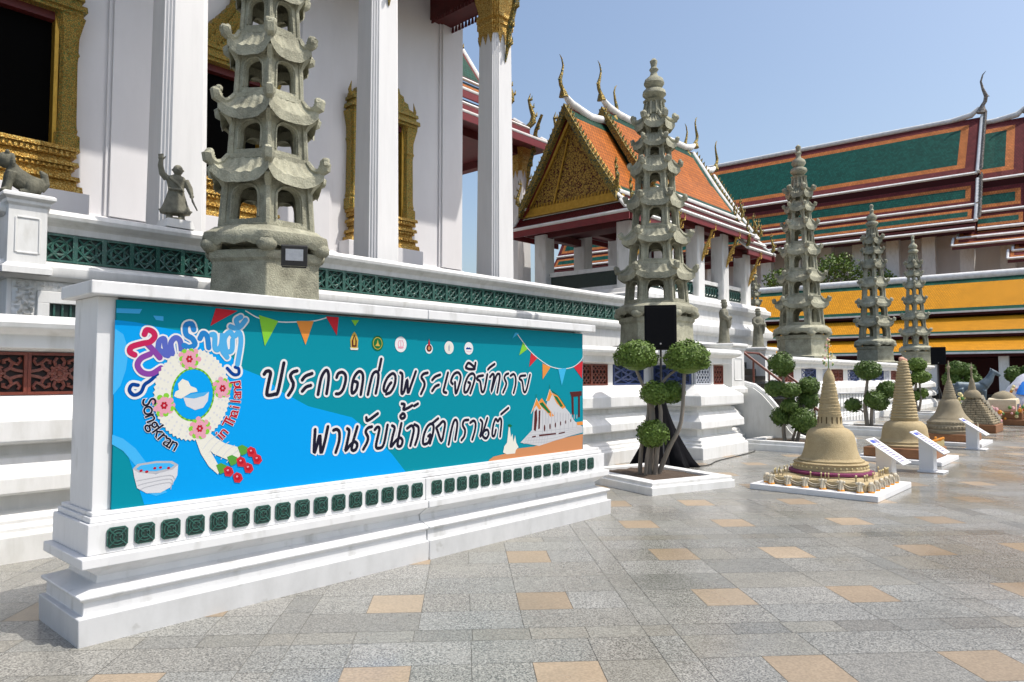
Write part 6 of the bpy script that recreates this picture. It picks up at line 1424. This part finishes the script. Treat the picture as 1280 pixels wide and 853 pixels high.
# white cloth covered heap with bright cloths at the right edge
P6=(21.3,29.0,0); c=Vector(P6)
t=thing('cloth_covered_stupa','mound wrapped in white cloth with blue and pink drapes at the right edge','sand model',(P6[0],P6[1],.006))
WCL=mat('white_drape',(.74,.75,.80),(.60,.60,.68),rough=.8,scale=4,bump=.5,bscale=9,bdist=.05)
m=MB(); rows=[]
for j in range(12):
    v=j/11; row=[]
    for q in range(40):
        an=2*math.pi*q/40; r=1.25*(v**.62)+.03; r*=1+.07*v*math.sin(an*9)+.06*math.sin(an*5+3*v); row.append(c+Vector((math.cos(an)*r,math.sin(an)*r,.42+1.3*(1-v**1.5)+.07*math.sin(an*3+v*5))))
    rows.append(row)
m.grid(rows,cu=True); weather(m,.07,2.2,3.0); m.build('white_cloth',WCL,t,smooth=60)
def drape(col,a0,a1,v0,v1,nm):
    m=MB(); rows=[]
    for j in range(7):
        v=v0+(v1-v0)*j/6; row=[]
        for q in range(10):
            an=a0+(a1-a0)*q/9; r=1.25*(v**.62)+.07; r*=1+.07*v*math.sin(an*9)+.06*math.sin(an*5+3*v); row.append(c+Vector((math.cos(an)*r,math.sin(an)*r,.45+1.3*(1-v**1.5)+.07*math.sin(an*3+v*5))))
        rows.append(row)
    m.grid(rows); m.build(nm,col,t,smooth=60)
drape(mat('blue_drape',(.02,.22,.75),rough=.7),-2.75,-2.35,.42,.78,'blue_drape'); drape(mat('pink_drape',(.75,.10,.42),rough=.7),-2.3,-2.08,.5,.8,'pink_drape')
for i in range(26):
    m=MB(); an=rr.uniform(-3.1,-1.6); v=rr.uniform(.15,.85); r=1.25*(v**.62)+.06; m.ball(c+Vector((math.cos(an)*r,math.sin(an)*r,.45+1.3*(1-v**1.5))),rr.uniform(.05,.09),6,4,rr.randrange(4)); m.build('cloth_flower',[PINKM,YELM,ORF,BOARD],t)
m=MB(); m.lathe(c,[(1.35,.006),(1.35,.44),(1.1,.47)],24); m.build('round_base',BRICK,t)
m=MB()
for i in range(110):
    an=rr.uniform(0,6.28); m.ball(c+Vector((math.cos(an)*1.4,math.sin(an)*1.4,rr.uniform(.1,.6))),rr.uniform(.05,.10),6,4,rr.randrange(4))
m.build('flower_offering',[PINKM,YELM,ORF,GRNM],t)
lathe_s(t,'spire',c,[(.12,1.68),(.10,1.85),(.05,2.0),(.01,2.3)],SAND)
t=thing('orange_offering_heap','heap of orange marigold garlands on the paving at the right edge','flowers',(17.45,24.3,.006)); m=MB()
for i in range(160):
    an=rr.uniform(0,6.28); r=.55*math.sqrt(rr.random()); m.ball(Vector((17.45+math.cos(an)*r,24.3+math.sin(an)*r,.05+.36*(1-r/.6)*rr.random())),.055,6,4)
m.build('flower_heads',ORF,t)
t=thing('yellow_offering_heap','mound of yellow and cream flowers between the pyramid and the sand shrine','flowers',(16.1,25.6,.006)); m=MB()
for i in range(220):
    an=rr.uniform(0,6.28); r=.7*math.sqrt(rr.random()); m.ball(Vector((16.1+math.cos(an)*r,25.6+math.sin(an)*r,.06+1.25*(1-r/.72)*rr.random())),.07,6,4,rr.randrange(3))
m.build('flower_heads',[YELM,YELM,GRNM],t)
# bronze horse
c=Vector((21.6,33.4,.0)); HS=.86; f=Vector((.97,-.25,0)).normalized(); s=Vector((-f.y,f.x,0)); P=lambda x,y,z:c+(s*x+f*y+Vector((0,0,z)))*HS
t=thing('horse_statue','blue-grey bronze horse statue standing in front of the dark gallery','statue',c)
BRZ=mat('blue_bronze',(.13,.18,.21),(.07,.09,.11),rough=.5,metal=.3,scale=4,bump=.3,bscale=20)
m=MB(); rows=[]
for y,z,r in ((-.92,1.28,.16),(-.75,1.30,.30),(-.35,1.27,.31),(.1,1.25,.31),(.45,1.30,.30),(.70,1.38,.20)):
    rows.append([P(math.cos(2*math.pi*q/16)*r*.75,y,z+math.sin(2*math.pi*q/16)*r) for q in range(16)])
i0=m.grid(rows,cu=True); m.cap([i0+q for q in range(16)][::-1]); m.cap([i0+5*16+q for q in range(16)])
m.tube([P(0,.5,1.4),P(0,.78,1.7),P(0,.92,2.0),P(0,.95,2.16)],[.25,.19,.14,.12],10); m.tube([P(0,.90,2.16),P(0,1.14,2.06),P(0,1.33,1.92)],[.13,.10,.065],10)
for q in (-1,1):
    m.tube([P(q*.07,.90,2.24),P(q*.08,.90,2.40)],[.04,.008],6)
    m.tube([P(q*.15,.48,1.15),P(q*.15,.50,.72),P(q*.15,.48,.40),P(q*.15,.50,.08),P(q*.15,.54,.45*0+.04)],[.13,.075,.05,.045,.07],8)
    m.tube([P(q*.16,-.70,1.2),P(q*.17,-.58,.86),P(q*.16,-.80,.55),P(q*.16,-.76,.12),P(q*.16,-.72,.04)],[.18,.11,.06,.05,.07],8)
m.tube([P(0,-.90,1.45),P(0,-1.10,1.35),P(0,-1.15,.9),P(0,-1.08,.6)],[.06,.08,.08,.02],8)
o=m.build('body',BRZ,t,smooth=60); remesh(o,.03)
m=MB(); m.box(lambda a,b,z:P(a,b,z),-.45,.45,-1.1,1.0,.0,.06); m.build('base',GR3,t)
# ================================================================ sign stands
SIGNT=flat('print_violet_grey',(.30,.27,.42))
def lectern(cx,cy,label,k):
    c=Vector((cx,cy,.006)); u=Vector((U0,U1,0)); n_=Vector((U1,-U0,0))
    t=thing('sign_stand',label,'sign stand',c,0,'white sign stands beside the stupas')
    F=lambda a,b,z:c+u*a+n_*b+Vector((0,0,z))
    m=MB(); m.box(F,-.20,.20,-.04,.36,0,.02); m.build('foot',BOARD,t,bevel=.004)
    m=MB(); m.prism([(-.02,.022),(.20,.022),(.20,.42),(-.02,.565)],-.13,.13,lambda x,y,h:F(h,x,y)); m.build('post',BOARD,t,bevel=.004)
    pl=lambda a,v,d:F(a,-.14+v*math.cos(R(34)),.665-v*math.sin(R(34)))+ (n_*math.sin(R(34))+Vector((0,0,math.cos(R(34)))))*d
    m=MB(); m.box(pl,-.23,.23,0,.62,0,.02); b=m.build('board',BOARD,t,bevel=.003)
    m=MB(); rr_=random.Random(k)
    for r in range(9):
        z=.15+r*.048; e=rr_.uniform(.05,.17)
        m.face([pl(-.17,z,.0215),pl(e,z,.0215),pl(e,z+.022,.0215),pl(-.17,z+.022,.0215)],0)
    m.face([pl(-.17,.04,.0215),pl(.02,.04,.0215),pl(.02,.11,.0215),pl(-.17,.11,.0215)],1); m.face([pl(.04,.04,.0215),pl(.17,.04,.0215),pl(.17,.13,.0215),pl(.04,.13,.0215)],0)
    m.build('printed_text',[SIGNT,C_VIO],b,recalc=False)
q=T(12.35,-2.92,0)
lectern(5.62,10.95,'white slanted sign stand right of the nearest sand stupa',1)
lectern(7.10,12.40,'white slanted sign stand in front of the second sand stupa',2)
lectern(10.3,16.15,'white slanted sign stand in front of the third sand stupa',3)
# ================================================================ crowd barrier
t=thing('crowd_barrier','grey metal crowd barrier standing behind a topiary planter','barrier',(10.6,22.3,0)); c=Vector((10.75,22.3,.006)); u=Vector((.93,.36,0)).normalized()
STEEL=mat('galvanised_steel',(.42,.43,.45),(.32,.33,.35),rough=.4,metal=.6,scale=12)
m=MB(); L_=.75
m.tube([c-u*L_+Vector((0,0,.02)),c-u*L_+Vector((0,0,1.02)),c-u*(L_-.08)+Vector((0,0,1.1)),c+u*(L_-.08)+Vector((0,0,1.1)),c+u*L_+Vector((0,0,1.02)),c+u*L_+Vector((0,0,.02))],.022,8); m.tube([c-u*L_+Vector((0,0,.25)),c+u*L_+Vector((0,0,.25))],.018,6); m.build('frame',STEEL,t)
m=MB()
for i in range(11):
    q=c-u*L_+u*2*L_*(i+1)/12; m.tube([q+Vector((0,0,.25)),q+Vector((0,0,1.1))],.011,6)
m.build('vertical_bars',STEEL,t)
for s in (-1,1):
    v=Vector((-u.y,u.x,0)); m=MB(); q=c+u*s*L_*.8; m.tube([q-v*.3+Vector((0,0,.01)),q+Vector((0,0,.1)),q+v*.3+Vector((0,0,.01))],.016,6); m.build('foot',STEEL,t)

# power cable of the loudspeaker along the terrace foot
cpts=[(sb.x+.25,sb.y-.1,.014),(3.55,13.1,.014),(3.95,13.78,.014),(4.5,14.5,.014),(5.15,15.35,.014),(5.35,15.75,.014)]
m=MB(); m.tube(smooth_line3([Vector(p) for p in cpts],6),.010,6)
o=rebase(m.build('power_cable',DARKM,None,smooth=60),(sb.x+.25,sb.y-.1,.004)); tag(o,'thin black power cable lying along the foot of the white terrace','cable')
